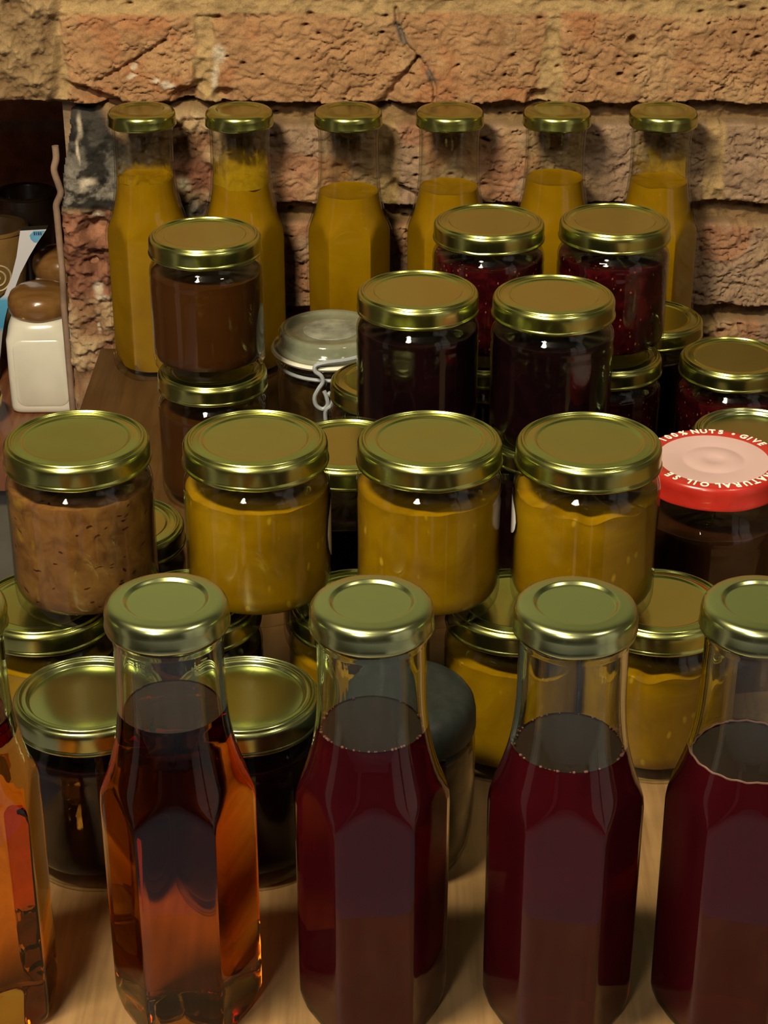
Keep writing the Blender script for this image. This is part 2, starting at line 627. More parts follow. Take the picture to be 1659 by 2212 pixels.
# rubble colours
rb = rub[..., None]
rc = col((0.22, 0.115, 0.06)) + (col((0.45, 0.33, 0.19)) - col((0.22, 0.115, 0.06))) * np.clip((r1[..., None] - 0.35) * 2.4, 0, 1)
A = A * (1 - rb) + rc * rb
redz = (rub * sstep(0.034, 0.042, Z + wob) * sstep(0.106, 0.098, Z + wob) * sstep(-0.168, -0.176, X))[..., None]
rr = col((0.15, 0.062, 0.035)) + (col((0.37, 0.17, 0.10)) - col((0.15, 0.062, 0.035))) * np.clip((r2[..., None] - 0.05) * 2.0, 0, 1)
A = A * (1 - redz) + rr * redz
redm = (rub * sstep(0.112, 0.12, Z + wob) * sstep(0.145, 0.135, Z + wob) * sstep(-0.155, -0.148, X))[..., None]
A = A * (1 - redm) + (rr * 1.1) * redm
# soot: a black flue tongue down the end of the wall with grey lime mottling
sx = np.interp(Z, [0.095, 0.11, 0.13, 0.15, 0.175, 0.19], [-0.150, -0.160, -0.176, -0.181, -0.196, -0.212])
soot = sstep(sx + 0.006, sx - 0.006, X + wob * 2.5) * sstep(0.100, 0.106, Z + wob) * sstep(0.186, 0.178, Z)
soot = np.maximum(soot, rub * np.exp(-(((X + 0.135) / 0.02) ** 2 + ((Z - 0.104) / 0.010) ** 2)))
mott = sstep(0.42, 0.62, fbm(X * 95, Z * 95, 151, 5, 0.65))
low = sstep(0.165, 0.115, Z + (X + 0.2) * 0.35)
sc_ = col((0.020, 0.018, 0.016)) + (col((0.26, 0.235, 0.20)) - col((0.020, 0.018, 0.016))) * (mott * (0.10 + 0.72 * low))[..., None]
ss = np.clip(soot, 0, 1)[..., None]
A = A * (1 - ss) + sc_ * ss
# splashes of white lime
for (gx, gz, rx, rz) in ((-0.210, 0.127, 0.0055, 0.003), (-0.2125, 0.125, 0.003, 0.0055), (-0.165, 0.137, 0.006, 0.004), (-0.144, 0.124, 0.006, 0.0045), (-0.205, 0.1005, 0.004, 0.003),
                         (-0.158, 0.1995, 0.0035, 0.0022), (-0.149, 0.1945, 0.004, 0.002), (-0.152, 0.197, 0.003, 0.0018), (-0.1165, 0.216, 0.005, 0.006), (-0.119, 0.200, 0.0025, 0.010),
                         (-0.1735, 0.2075, 0.002, 0.0016), (-0.174, 0.2015, 0.003, 0.0016), (-0.170, 0.165, 0.005, 0.007), (-0.2145, 0.150, 0.0012, 0.010), (-0.213, 0.166, 0.0018, 0.008), (-0.2065, 0.045, 0.004, 0.005), (-0.2035, 0.039, 0.006, 0.002),
                         (-0.188, 0.057, 0.0013, 0.0013), (-0.2075, 0.012, 0.0012, 0.004)):
    g = np.exp(-(((X + wob * 1.4 - gx) / rx) ** 2 + ((Z + wob2 * 1.4 - gz) / rz) ** 2) ** 2)[..., None] * 0.9
    A = A * (1 - g) + col((0.52, 0.45, 0.35)) * g
bk = blk[..., None]
bl = col((0.17, 0.105, 0.05)) + (col((0.36, 0.25, 0.125)) - col((0.17, 0.105, 0.05))) * np.clip((fbm(X * 60, Z * 60, 81, 5, 0.65)[..., None] - 0.35) * 2.2, 0, 1)
A = A * (1 - bk) + bl * bk
A = np.clip(A, 0.004, 0.9)

idx = np.arange(X.size).reshape(X.shape)
q = np.stack([idx[:-1, :-1], idx[1:, :-1], idx[1:, 1:], idx[:-1, 1:]], -1).reshape(-1, 4)
keepq = ~(hole[:-1, :-1] | hole[1:, :-1] | hole[1:, 1:] | hole[:-1, 1:]).reshape(-1)
q = q[keepq]
used = np.unique(q)
remap = np.full(X.size, -1)
remap[used] = np.arange(len(used))
q = remap[q]
co = np.stack([X, WALL_Y - H_, Z], -1).reshape(-1, 3)[used]
me = bpy.data.meshes.new('wall_back')
me.vertices.add(len(co))
me.vertices.foreach_set('co', co.astype(np.float32).ravel())
me.loops.add(q.size)
me.loops.foreach_set('vertex_index', q.astype(np.int32).ravel())
me.polygons.add(len(q))
me.polygons.foreach_set('loop_start', np.arange(0, q.size, 4, dtype=np.int32))
me.update(calc_edges=True)
me.polygons.foreach_set('use_smooth', np.ones(len(q), bool))
at = me.color_attributes.new('brick_colour', 'FLOAT_COLOR', 'POINT')
rgba = np.ones((len(used), 4), np.float32)
rgba[:, :3] = A.reshape(-1, 3)[used]
at.data.foreach_set('color', rgba.ravel())
m, nt, out = new_mat('old_brickwork')
ca = N(nt, 'ShaderNodeVertexColor', layer_name='brick_colour')
fn = noise(nt, 900, 4, 0.7)
fc = ramp(nt, fn, [(0.25, (0.72, 0.70, 0.68)), (0.75, (1.2, 1.2, 1.2))])
principled(nt, out, mixc(nt, 1.0, ca.outputs[0], fc, 'MULTIPLY'), 0.88, normal=bump(nt, fn, 0.5, 0.0012), spec=0.25)
me.materials.append(m)
wall = bpy.data.objects.new('wall_back', me)
COL.objects.link(wall)
struct(wall, 'rough old brick wall with broken sooty end')

# recess behind the opening
dark_brick, nt, out = new_mat('dark_recess_brick')
tc = N(nt, 'ShaderNodeTexCoord')
mp = N(nt, 'ShaderNodeMapping')
mp.inputs['Rotation'].default_value = (math.radians(90), 0, 0)
nt.links.new(tc.outputs['Object'], mp.inputs[0])
bt = N(nt, 'ShaderNodeTexBrick')
bt.inputs['Scale'].default_value = 1.0
bt.inputs['Brick Width'].default_value = 0.225
bt.inputs['Row Height'].default_value = 0.075
bt.inputs['Mortar Size'].default_value = 0.006
bt.inputs['Color1'].default_value = (0.26, 0.12, 0.06, 1)
bt.inputs['Color2'].default_value = (0.33, 0.16, 0.08, 1)
bt.inputs['Mortar'].default_value = (0.25, 0.17, 0.10, 1)
nt.links.new(mp.outputs[0], bt.inputs['Vector'])
bn = noise(nt, 60, 5)
principled(nt, out, mixc(nt, 1.0, bt.outputs['Color'], ramp(nt, bn, [(0.3, (0.6, 0.6, 0.6)), (0.7, (1.3, 1.3, 1.3))]), 'MULTIPLY'), 0.9,
           normal=bump(nt, bn, 0.8, 0.004))
RECESS_Z = -0.089
struct(mesh_obj('wall_recess_back', *box(-0.75, 1.62, RECESS_Z, -0.17, 1.66, 0.34), dark_brick, smooth=False), 'dark brick back of the recess')
struct(mesh_obj('wall_recess_right', *box(-0.224, 1.3125, RECESS_Z, -0.17, 1.62, 0.34), dark_brick, smooth=False), 'shadowed side of the recess')
struct(mesh_obj('wall_recess_left', *box(-0.76, 1.3125, RECESS_Z, -0.62, 1.66, 0.34), dark_brick, smooth=False), 'far side of the recess')
struct(mesh_obj('ceiling_recess', *box(-0.75, 1.3125, 0.19, -0.224, 1.62, 0.34), dark_brick, smooth=False), 'underside of the recess lintel')
shelf_wood, nt, out = new_mat('reddish_shelf_wood')
g = noise(nt, 14, 5, 0.6, stretch=(14, 1.2, 1))
principled(nt, out, ramp(nt, g, [(0.3, (0.11, 0.038, 0.016)), (0.7, (0.22, 0.085, 0.034))]), 0.4, coat=0.2)
tag(mesh_obj('wooden_shelf', *box(-0.75, 1.2935, RECESS_Z - 0.025, -0.2305, 1.62, RECESS_Z), shelf_wood, smooth=False),
    'reddish wooden shelf in the dark recess under the white ceramic jar', 'shelf')
grey_base = simple('dark_grey_paint', (0.085, 0.078, 0.062), 0.6, vary=0.25, scale=25)
struct(mesh_obj('wall_lower', *box(-0.75, 1.313, -0.80, 0.95, 1.36, -0.10), grey_base, smooth=False), 'dark grey wall under the recess')
# pinkish plaster edge of the broken wall end
pl = simple('pink_plaster', (0.20, 0.13, 0.09), 0.7, vary=0.45, scale=45)
pts = spline([(-0.2302, 1.306, 0.150), (-0.2302, 1.306, 0.141), (-0.2325, 1.307, 0.132), (-0.2300, 1.307, 0.121), (-0.2292, 1.307, 0.115), (-0.2328, 1.307, 0.107), (-0.2330, 1.307, 0.100), (-0.2328, 1.307, 0.085), (-0.2326, 1.307, 0.053), (-0.2334, 1.307, 0.032), (-0.2332, 1.307, 0.012), (-0.2330, 1.307, -0.045), (-0.2330, 1.307, -0.088)], 5)
struct(mesh_obj('trim_1', *tube(pts, 0.0025, 10), pl), 'pinkish plaster edge beside the recess')

# ------------------------------------------------------------------ table, floor, side wall
tw, nt, out = new_mat('worn_wood_table')
g = noise(nt, 10, 6, 0.62, stretch=(16, 0.9, 1))
g2 = noise(nt, 26, 4, 0.6)
cw = ramp(nt, g, [(0.28, (0.15, 0.084, 0.034)), (0.52, (0.215, 0.128, 0.055)), (0.75, (0.27, 0.168, 0.076))])
cw = mixc(nt, 0.35, cw, ramp(nt, g2, [(0.35, (0.6, 0.6, 0.6)), (0.65, (1.25, 1.2, 1.15))]), 'MULTIPLY')
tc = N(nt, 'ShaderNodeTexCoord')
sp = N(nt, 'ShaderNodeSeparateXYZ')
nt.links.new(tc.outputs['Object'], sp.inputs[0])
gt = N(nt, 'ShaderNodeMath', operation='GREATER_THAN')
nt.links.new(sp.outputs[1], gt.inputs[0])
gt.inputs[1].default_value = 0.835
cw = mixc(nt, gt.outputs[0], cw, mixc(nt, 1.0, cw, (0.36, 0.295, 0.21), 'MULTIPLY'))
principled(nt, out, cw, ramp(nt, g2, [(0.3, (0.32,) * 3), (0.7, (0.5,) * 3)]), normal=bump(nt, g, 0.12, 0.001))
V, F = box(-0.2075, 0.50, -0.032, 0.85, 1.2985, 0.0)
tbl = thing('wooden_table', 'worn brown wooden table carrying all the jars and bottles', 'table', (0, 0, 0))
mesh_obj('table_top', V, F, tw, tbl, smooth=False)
for (lx, ly) in ((-0.17, 0.55), (0.80, 0.55), (-0.17, 1.24), (0.80, 1.24)):
    mesh_obj('leg', *lathe([(0, -0.75), (0.016, -0.75), (0.020, -0.6), (0.026, -0.15), (0.026, -0.032), (0, -0.032)], 20), tw, tbl)
    o = COL.objects[-1]
    o.location = (lx, ly, 0)
fl, nt, out = new_mat('grey_floor')
g = noise(nt, 3, 5)
principled(nt, out, ramp(nt, g, [(0.35, (0.34, 0.34, 0.45)), (0.65, (0.44, 0.44, 0.55))]), 0.6)
struct(mesh_obj('floor', *box(-1.6, -2.6, -0.80, 1.6, 1.36, -0.75), fl, smooth=False))
wp = simple('dark_room_wall_paint', (0.10, 0.085, 0.07), 0.7, vary=0.1, scale=4)
pan = simple('pale_lavender_panel_paint', (0.72, 0.70, 0.75), 0.55, vary=0.04, scale=5)
struct(mesh_obj('wall_right', *box(1.5, -2.6, -0.75, 1.6, 1.31, 1.6), wp, smooth=False))
struct(mesh_obj('wall_front', *box(-1.6, -2.7, -0.75, 1.6, -2.6, 1.6), wp, smooth=False))
struct(mesh_obj('wall_left', *box(-1.7, -2.7, -0.75, -1.6, 1.31, 1.6), wp, smooth=False))
struct(mesh_obj('reflection_panel_1', *box(1.47, -1.45, -0.75, 1.5, -0.62, 1.25), pan, smooth=False))  # these unseen pale panels are added to reflect as patches on the bottle shoulders
struct(mesh_obj('reflection_panel_2', *box(1.47, -0.52, -0.75, 1.5, 0.14, 1.25), pan, smooth=False))
struct(mesh_obj('reflection_panel_3', *box(-1.6, -0.10, -0.75, -1.57, 0.30, 1.25), pan, smooth=False))
struct(mesh_obj('reflection_panel_4', *box(-1.5, -2.6, -0.75, -1.1, -2.57, 1.25), pan, smooth=False))
cp = simple('ceiling_paint', (0.42, 0.39, 0.32), 0.8, vary=0.06, scale=4)
struct(mesh_obj('ceiling', *box(-1.7, -2.7, 1.6, 1.6, 1.4, 1.66), cp, smooth=False))
sage = simple('sage_green_plaster', (0.17, 0.185, 0.12), 0.8, vary=0.08, scale=6)
struct(mesh_obj('wall_upper', *box(-1.6, 1.298, 0.400, 1.6, 1.4, 1.6), sage, smooth=False))
struct(mesh_obj('wall_back_left', *box(-1.6, 1.312, -0.75, -0.615, 1.4, 0.400), dark_brick, smooth=False))
struct(mesh_obj('wall_back_right', *box(0.945, 1.312, -0.75, 1.6, 1.4, 0.400), dark_brick, smooth=False))


# ------------------------------------------------------------------ lids
def lug(n, amp, phase=0.3):
    return lambda a: amp * max(0.0, math.cos(n * (a + phase))) ** 2


def rounded(points, sub=3):
    """the profile run through a smooth curve"""
    P = [Vector((r, 0, z)) for r, z in points]
    return [(max(0.0, v.x), v.z) for v in spline(P, sub)]


def jar_lid_profile(R, h, deep=0.0, ring=0.69):
    r0, r1 = R * ring, R * (ring + 0.055)
    top = [(r0, h - 0.0013 - deep), (r0 + 0.0005, h - 0.0012 - deep), (r1 - 0.0004, h - 0.0006), (r1 + 0.0004, h - 0.0005), (r1 + 0.0013, h - 0.0007), (R * 0.845, h - 0.0010), (R * 0.862, h - 0.0012), (R * 0.874, h - 0.0010),
           (R * 0.888, h - 0.0002), (R * 0.902, h), (R * 0.917, h - 0.0004), (R * 0.930, h - 0.0013), (R * 0.938, h - 0.0014), (R * 0.946, h - 0.0011), (R * 0.955, h - 0.0011), (R * 0.967, h - 0.0015), (R * 0.979, h - 0.0021), (R * 0.988, h - 0.0029),
           (R * 0.991, h - 0.0042)]
    return [(0, h - 0.0014 - deep), (r0 * 0.5, h - 0.0014 - deep)] + rounded(top, 3) + [(R * 0.992, h * 0.5), (R * 0.992, 0.0024)] + rounded([(R * 0.992, 0.0020), (R * 1.002, 0.0015), (R * 1.008, 0.0008), (R * 1.003, 0.0001),
            (R * 0.985, -0.0001), (R * 0.968, 0.0006)], 2) + [(R * 0.965, 0.0025), (R * 0.962, h - 0.0046), (R * 0.90, h - 0.0030), (0, h - 0.0032 - deep)]


def bottle_lid_profile(R, h):
    top = [(R * 0.60, h - 0.0012), (R * 0.62, h - 0.0011), (R * 0.665, h - 0.0002), (R * 0.69, h), (R * 0.76, h - 0.0002), (R * 0.85, h - 0.0005), (R * 0.91, h - 0.0010),
           (R * 0.955, h - 0.0020), (R * 0.982, h - 0.0034), (R * 0.993, h - 0.0052)]
    return [(0, h - 0.0012), (R * 0.30, h - 0.0012)] + rounded(top, 3) + [(R * 0.993, 0.0024), (R * 1.000, 0.0018), (R * 1.006, 0.0009), (R * 1.000, 0.0), (R * 0.975, -0.0001),
            (R * 0.95, 0.0008), (R * 0.945, 0.003), (R * 0.93, h - 0.0045), (R * 0.85, h - 0.0022), (0, h - 0.0022)]


def make_lid(profile, mat, nlug=6, amp=0.0004, R=0.0333):
    f = lug(nlug, amp)
    V, F = lathe(profile, 120)
    W = []
    for x, y, z in V:
        r = math.hypot(x, y)
        if z < 0.0026 and r > R * 0.96:
            a = math.atan2(y, x)
            s = f(a) / r
            W.append((x * (1 - s), y * (1 - s), z - f(a) * 1.2))
        else:
            W.append((x, y, z))
    return W, F


RJ, HJ = 0.0334, 0.084
LIDH = 0.0115
proto = {}


def proto_mesh(key, vf, mat, smooth_angle=30):
    me = bpy.data.meshes.new(key)
    me.from_pydata(vf[0], [], vf[1])
    me.polygons.foreach_set('use_smooth', [True] * len(me.polygons))
    me.set_sharp_from_angle(angle=math.radians(smooth_angle))
    if mat:
        me.materials.append(mat)
    proto[key] = me
    return me


def put(name, key, parent, loc=(0, 0, 0), rz=0.0):
    o = bpy.data.objects.new(name, proto[key])
    COL.objects.link(o)
    o.parent = parent
    o.location = loc
    o.rotation_euler = (0, 0, rz)
    return o


proto_mesh('jar_lid', make_lid(jar_lid_profile(RJ, LIDH), None), M['gold'], 75)
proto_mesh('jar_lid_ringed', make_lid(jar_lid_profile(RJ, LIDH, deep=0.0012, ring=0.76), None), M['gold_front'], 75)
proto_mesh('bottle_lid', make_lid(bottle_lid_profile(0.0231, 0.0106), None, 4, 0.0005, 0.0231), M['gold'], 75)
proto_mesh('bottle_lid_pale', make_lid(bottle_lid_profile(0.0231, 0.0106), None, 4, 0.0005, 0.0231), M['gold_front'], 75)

# ------------------------------------------------------------------ jars
T = 0.0012


def jar_outer(s=1.0, hs=1.0):
    o = [(0, 0.0022), (0.018, 0.0022), (0.0235, 0.0010), (0.0255, 0.0), (0.0285, 0.0002), (0.0315, 0.0018), (0.0330, 0.0042), (0.0336, 0.0075), (0.0337, 0.012), (0.0335, 0.030), (0.0336, 0.050), (0.0337, 0.0555),
         (0.0334, 0.0573), (0.0334, 0.0582), (0.0337, 0.0600), (0.0336, 0.0622), (0.0331, 0.0645), (0.0321, 0.0664), (0.0311, 0.0678), (0.0304, 0.0694), (0.0303, 0.0715), (0.0306, 0.073), (0.0303, 0.0745), (0.0302, 0.0815)]
    return [(r * s, z * hs) for r, z in o]


def jar_inner(s=1.0, hs=1.0):
    o = [(0.0290, 0.0812), (0.0290, 0.0700), (0.0302, 0.0676), (0.0316, 0.0655), (0.0326, 0.0630), (0.0330, 0.0600), (0.0328, 0.0578), (0.0331, 0.0550), (0.0329, 0.030), (0.0331, 0.016), (0.0328, 0.0115), (0.0316, 0.0086), (0.028, 0.0074), (0, 0.0078)]
    return [(r * s, z * hs) for r, z in o]


def inner_r(prof, z):
    zs_ = [p[1] for p in prof][::-1]
    rs_ = [p[0] for p in prof][::-1]
    return float(np.interp(z, zs_, rs_))


proto_mesh('jar_glass', lathe(jar_outer() + jar_inner(), 96), M['jar_glass'], 60)


def fill_mesh(prof, level, lumps=0.0, seed=1, gap=0.00015):
    """contents of a jar: everything inside the inner wall up to a level, slightly domed or lumpy on top"""
    P = []
    zl = sorted(set([p[1] for p in prof if p[1] < level - 0.001 and p[0] > 0.001]))
    zb = [p[1] for p in prof if p[0] < 0.001][0]
    P.append((0, zb + gap))
    for z in zl:
        P.append((inner_r(prof, z) - gap, z + (gap if z < zb + 0.006 else 0)))
    rt = inner_r(prof, level) - gap
    P += [(rt, level), (rt * 0.97, level - 0.0007), (rt * 0.9, level - 0.0010), (rt * 0.6, level - 0.0008), (rt * 0.3, level - 0.0006), (0, level - 0.0005)]
    V, F = lathe(P, 96)
    if lumps:
        rs_ = random.Random(seed)
        ph = [(rs_.randint(2, 17), rs_.uniform(0, 6.28), rs_.uniform(0.3, 1)) for _ in range(9)]
        W = []
        for x, y, z in V:
            r = math.hypot(x, y)
            if z > level - 0.0015:
                a = math.atan2(y, x)
                s = sum(math.sin(n * a + p) * w_ for n, p, w_ in ph) / 3.0
                z = z + lumps * s * (0.4 + 0.6 * r / rt) + lumps * 0.5 * math.sin(r * 900 + a * 3)
            W.append((x, y, z))
        V = W
    return V, F


JI = jar_inner()
for nm, mat, lev, lump in (('fill_curd', 'curd', 0.0605, 0.0006), ('fill_curd_smeared', 'curd', 0.0590, 0.0016), ('fill_caramel', 'caramel', 0.0610, 0.0002), ('fill_caramel_low', 'caramel', 0.0590, 0.0002),
                          ('fill_chutney', 'chutney', 0.0630, 0.0008), ('fill_raspberry', 'raspberry', 0.0625, 0.0006), ('fill_blackcurrant', 'blackcurrant', 0.0630, 0.0003),
                          ('fill_dark', 'dark_brown', 0.0620, 0.0003)):
    proto_mesh(nm, fill_mesh(JI, lev, lump, len(nm)), M[mat], 40)


def jar(label, x, y, z, fill, lid='jar_lid', group=None, rz=None, what='preserve'):
    o = thing('jam_jar', label, 'jar', (x, y, z), 0.0, group)
    a = random.uniform(0, 6.28) if rz is None else rz
    put('jar_glass', 'jar_glass', o)
    put(what, fill, o, rz=a)
    put('lid', lid, o, (0, 0, HJ - LIDH), a)
    return o


S = HJ
G1, G2, G3 = 'jars of the upper middle row', 'jars standing under the upper middle row', 'jam jars behind the middle row'
jM1 = jar('gold-lidded jar of mottled pinkish-brown chutney with dark flecks, on another jar', -0.1399, 0.7865, S, 'fill_chutney', group=G1, what='chutney')
jM2 = jar('gold-lidded jar of mango-yellow chutney right of the flecked chutney jar, on other jars', -0.0586, 0.7869, S, 'fill_curd', group=G1, what='chutney')
jM3 = jar('gold-lidded jar of mango-yellow chutney, middle one of three yellow jars in the raised row', 0.0207, 0.7860, S, 'fill_curd', group=G1, what='chutney')
jM4 = jar('yellow chutney jar with lumpy smears under its gold lid, beside the red-lidded jar', 0.0930, 0.7845, S, 'fill_curd_smeared', group=G1, what='chutney')
jar('gold-lidded jar under the mottled chutney jar, half hidden at the left edge', -0.1610, 0.7847, 0, 'fill_curd', group=G2, what='chutney')
jar('gold-lidded jar half hidden under the left side of the first yellow chutney jar', -0.0917, 0.7847, 0, 'fill_dark', group=G2, what='spread')
jar('gold-lidded yellow jar behind the neck of the first red cordial bottle', -0.0117, 0.7847, 0, 'fill_curd', group=G2, what='chutney')
jar('yellow jar on the table right of the black-lidded jar, under the raised row', 0.0626, 0.7847, 0, 'fill_curd', group=G2, what='chutney')
jar('yellow jar on the table with red reflected in its gold lid', 0.1306, 0.7847, 0, 'fill_curd_smeared', group=G2, what='chutney')
jar('jar of smooth reddish-brown caramel standing on a matching jar', -0.1050, 1.0684, S, 'fill_caramel', group=G3, what='spread')
jar('lower jar of reddish-brown caramel, with a like jar standing on its lid', -0.1037, 1.0650, 0, 'fill_caramel_low', group=G3, what='spread')
jar('seedy red raspberry jam jar stacked behind, left one of two', 0.0628, 1.0927, S, 'fill_raspberry', group=G3, what='jam')
jar('seedy red raspberry jam jar stacked behind, right one of two', 0.1381, 1.0944, S, 'fill_raspberry', group=G3, what='jam')
jar('jar underneath the left stacked raspberry jar, only a lid sliver showing between black jars', 0.0620, 1.0910, 0, 'fill_raspberry', group=G3, what='jam')
jar('dark jam jar with shaded gold lid underneath the right stacked raspberry jar', 0.1378, 1.0890, 0, 'fill_raspberry', group=G3, what='jam')
jar('gold-lidded jar of near-black jam stacked right of the clip-top jar', 0.0184, 0.9760, S, 'fill_blackcurrant', group=G3, what='jam')
jar('gold-lidded jar of near-black jam stacked in front of the right raspberry jar', 0.0917, 0.9690, S, 'fill_blackcurrant', group=G3, what='jam')
jar('black jam jar on the table beneath the left stacked black jam jar', 0.0184, 0.9770, 0, 'fill_blackcurrant', group=G3, what='jam')
jar('black jam jar on the table beneath the right stacked black jam jar', 0.0917, 0.9700, 0, 'fill_blackcurrant', group=G3, what='jam')
jar('single red raspberry jam jar near the wall at the right edge', 0.2149, 1.0847, 0, 'fill_raspberry', group=G3, what='jam')
jar('yellow-gold lidded jar peeping out behind the right raspberry stack by the bricks', 0.1720, 1.1500, 0, 'fill_dark', group=G3, what='jam')
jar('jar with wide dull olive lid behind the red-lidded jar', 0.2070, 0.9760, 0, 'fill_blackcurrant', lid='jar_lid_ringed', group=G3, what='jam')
jar('gold-lidded clear jar of brown spread in front of the clip-top jar', 0.0010, 1.0500, 0, 'fill_dark', group=G3, what='spread')
jar('gold-lidded brown jar glimpsed between the mottled chutney and first yellow jar', -0.1352, 0.8636, 0, 'fill_dark', group=G3, what='spread')
jar('wide-ringed gold lid jar of black jam left of the amber bottle', -0.1288, 0.7039, 0, 'fill_blackcurrant', lid='jar_lid_ringed', group='black jam jars behind the front bottles', what='jam')
jar('wide-ringed gold lid jar of black jam between amber bottle and first red bottle', -0.0610, 0.7039, 0, 'fill_blackcurrant', lid='jar_lid_ringed', group='black jam jars behind the front bottles', what='jam')

# taller one-pound jar of black jam between the two left yellow jars
TO = [(r * 1.03, z * 1.0 + max(0, z - 0.03) * 0.72) for r, z in jar_outer()]
TI = [(r * 1.03, z * 1.0 + max(0, z - 0.03) * 0.72) for r, z in jar_inner()]
zlid = 0.0745 + 0.0445 * 0.72 - 0.0005
proto_mesh('tall_glass', lathe(TO + TI, 96), M['jar_glass'], 60)
proto_mesh('tall_fill', fill_mesh(TI, 0.084, 0.0003, 3), M['blackcurrant'], 40)
o = thing('jam_jar', 'tall gold-lidded jar of black jam seen between the two left yellow jars', 'jar', (-0.0193, 0.8869, 0), 0, G3)
put('jar_glass', 'tall_glass', o)
put('jam', 'tall_fill', o)
put('lid', 'jar_lid', o, (0, 0, zlid))

# labels stuck to the sides of two yellow jars, seen edge on
lab = simple('white_label_paper', (0.70, 0.68, 0.62), 0.6, vary=0.04)
labred = simple('red_label_print', (0.35, 0.03, 0.02), 0.6)


def round_label(parent, a0, a1, z0, z1, mat, r, name='label'):
    V, F = [], []
    nA, nZ = 24, 16
    ac, ah, zc, zh = (a0 + a1) / 2, (a1 - a0) / 2, (z0 + z1) / 2, (z1 - z0) / 2
    for k in range(2):
        for i in range(nA + 1):
            u = -1 + 2 * i / nA
            hz = zh * math.sqrt(max(0.0, 1 - u * u))
            for j in range(nZ + 1):
                v = -1 + 2 * j / nZ
                a = ac + ah * u
                rr = r + 0.00016 * k
                V.append((rr * math.cos(a), rr * math.sin(a), zc + hz * v))
    b = (nA + 1) * (nZ + 1)
    for i in range(nA):
        for j in range(nZ):
            p = i * (nZ + 1) + j
            F.append((b + p, b + p + nZ + 1, b + p + nZ + 2, b + p + 1))
            F.append((p, p + 1, p + nZ + 2, p + nZ + 1))
    return mesh_obj(name, V, F, mat, parent)


L1 = round_label(jM2, math.radians(-16), math.radians(52), 0.020, 0.056, lab, 0.0339)
L1['label'] = 'round white label with a red centre'
round_label(L1, math.radians(4), math.radians(24), 0.032, 0.046, labred, 0.0341, 'print')
L2 = round_label(jM4, math.radians(150), math.radians(196), 0.036, 0.056, lab, 0.0339)
L2['label'] = 'small white label seen edge on'


# ------------------------------------------------------------------ six-sided bottles
AP, RV = 0.0262, 0.0298
CR = [(0.0, 0.0262), (0.0012, 0.0280), (0.0030, 0.0292), (0.006, 0.0300), (0.0985, 0.0306), (0.1035, 0.0297), (0.108, 0.0281), (0.1125, 0.0264), (0.117, 0.0250), (0.122, 0.0237), (0.127, 0.0226), (0.132, 0.02175), (0.138, 0.0211), (0.146, 0.0206),
      (0.155, 0.0204), (0.170, 0.0204), (0.1725, 0.0207), (0.1745, 0.0207), (0.1765, 0.0203), (0.1868, 0.0203)]


HEXA = []
for k_ in range(6):
    for t_ in [-30 + 2.0 * (i / 5) for i in range(5)] + [-28 + 56 * i / 14 for i in range(14)] + [28 + 2.0 * (i / 5) for i in range(5)]:
        HEXA.append(math.radians(60 * k_ + t_))
EDGE_K = 0.0016


def hexcut(a, r, apo):
    """round section cut by six flats, the meeting edges slightly rounded"""
    t = (a + math.pi / 6) % (math.pi / 3) - math.pi / 6
    h = apo / math.cos(t)
    c = min(r, h) - EDGE_K * 0.25 * max(0.0, 1 - abs(r - h) / EDGE_K) ** 2
    return c


def bottle_rings(off):
    zs_ = [0.0, 0.0012, 0.003, 0.006, 0.012, 0.03, 0.06, 0.085, 0.094, 0.0985] + [0.0985 + 0.0007 * k for k in range(1, 48)] + [0.138, 0.146, 0.155, 0.164, 0.170, 0.1725, 0.1745, 0.1765, 0.1868]
    return [(z, float(np.interp(z, [c[0] for c in CR], [c[1] for c in CR])) - off) for z in zs_]


def bottle_solid(level, wall=0.0021):
    """closed mesh: outside of the bottle, over the rim, down the inside of the neck to the liquid surface"""
    out_r = bottle_rings(0.0)
    in_r = [(z, r) for z, r in bottle_rings(wall) if z > level + 0.0008 and z < 0.186][::-1]
    lv = float(np.interp(level, [c[0] for c in CR], [c[1] for c in CR])) - wall
    prof = [(0, 0.0009), (0.012, 0.0008), (0.019, 0.0003)] + [(r, z) for z, r in out_r] + [(0.0203 - 0.0006, 0.1873), (0.0203 - wall + 0.0005, 0.1873)]
    n_out = len(prof)
    prof += [(r, z) for z, r in in_r] + [(lv, level + 0.0004), (lv - 0.0006, level), (lv * 0.6, level), (lv * 0.3, level), (0, level)]

    def rad(k, a, r):
        apo = AP if k < n_out else AP - wall
        return hexcut(a, r, apo)
    return lathe(prof, 144, rad, angles=HEXA)


def bottle_shell(wall=0.0014):
    out_r = bottle_rings(0.0)
    in_r = [(z, r) for z, r in bottle_rings(wall) if z > 0.004 and z < 0.186][::-1]
    prof = [(0, 0.0022), (0.012, 0.0022), (0.019, 0.0008)] + [(r, z) for z, r in out_r] + [(0.0197, 0.1873), (0.0203 - wall + 0.0003, 0.1873)]
    n_out = len(prof)
    prof += [(r, z) for z, r in in_r] + [(0.02, 0.0045), (0, 0.0045)]

    def rad(k, a, r):
        apo = AP if k < n_out else AP - wall
        return hexcut(a, r, apo)
    return lathe(prof, 144, rad, angles=HEXA)


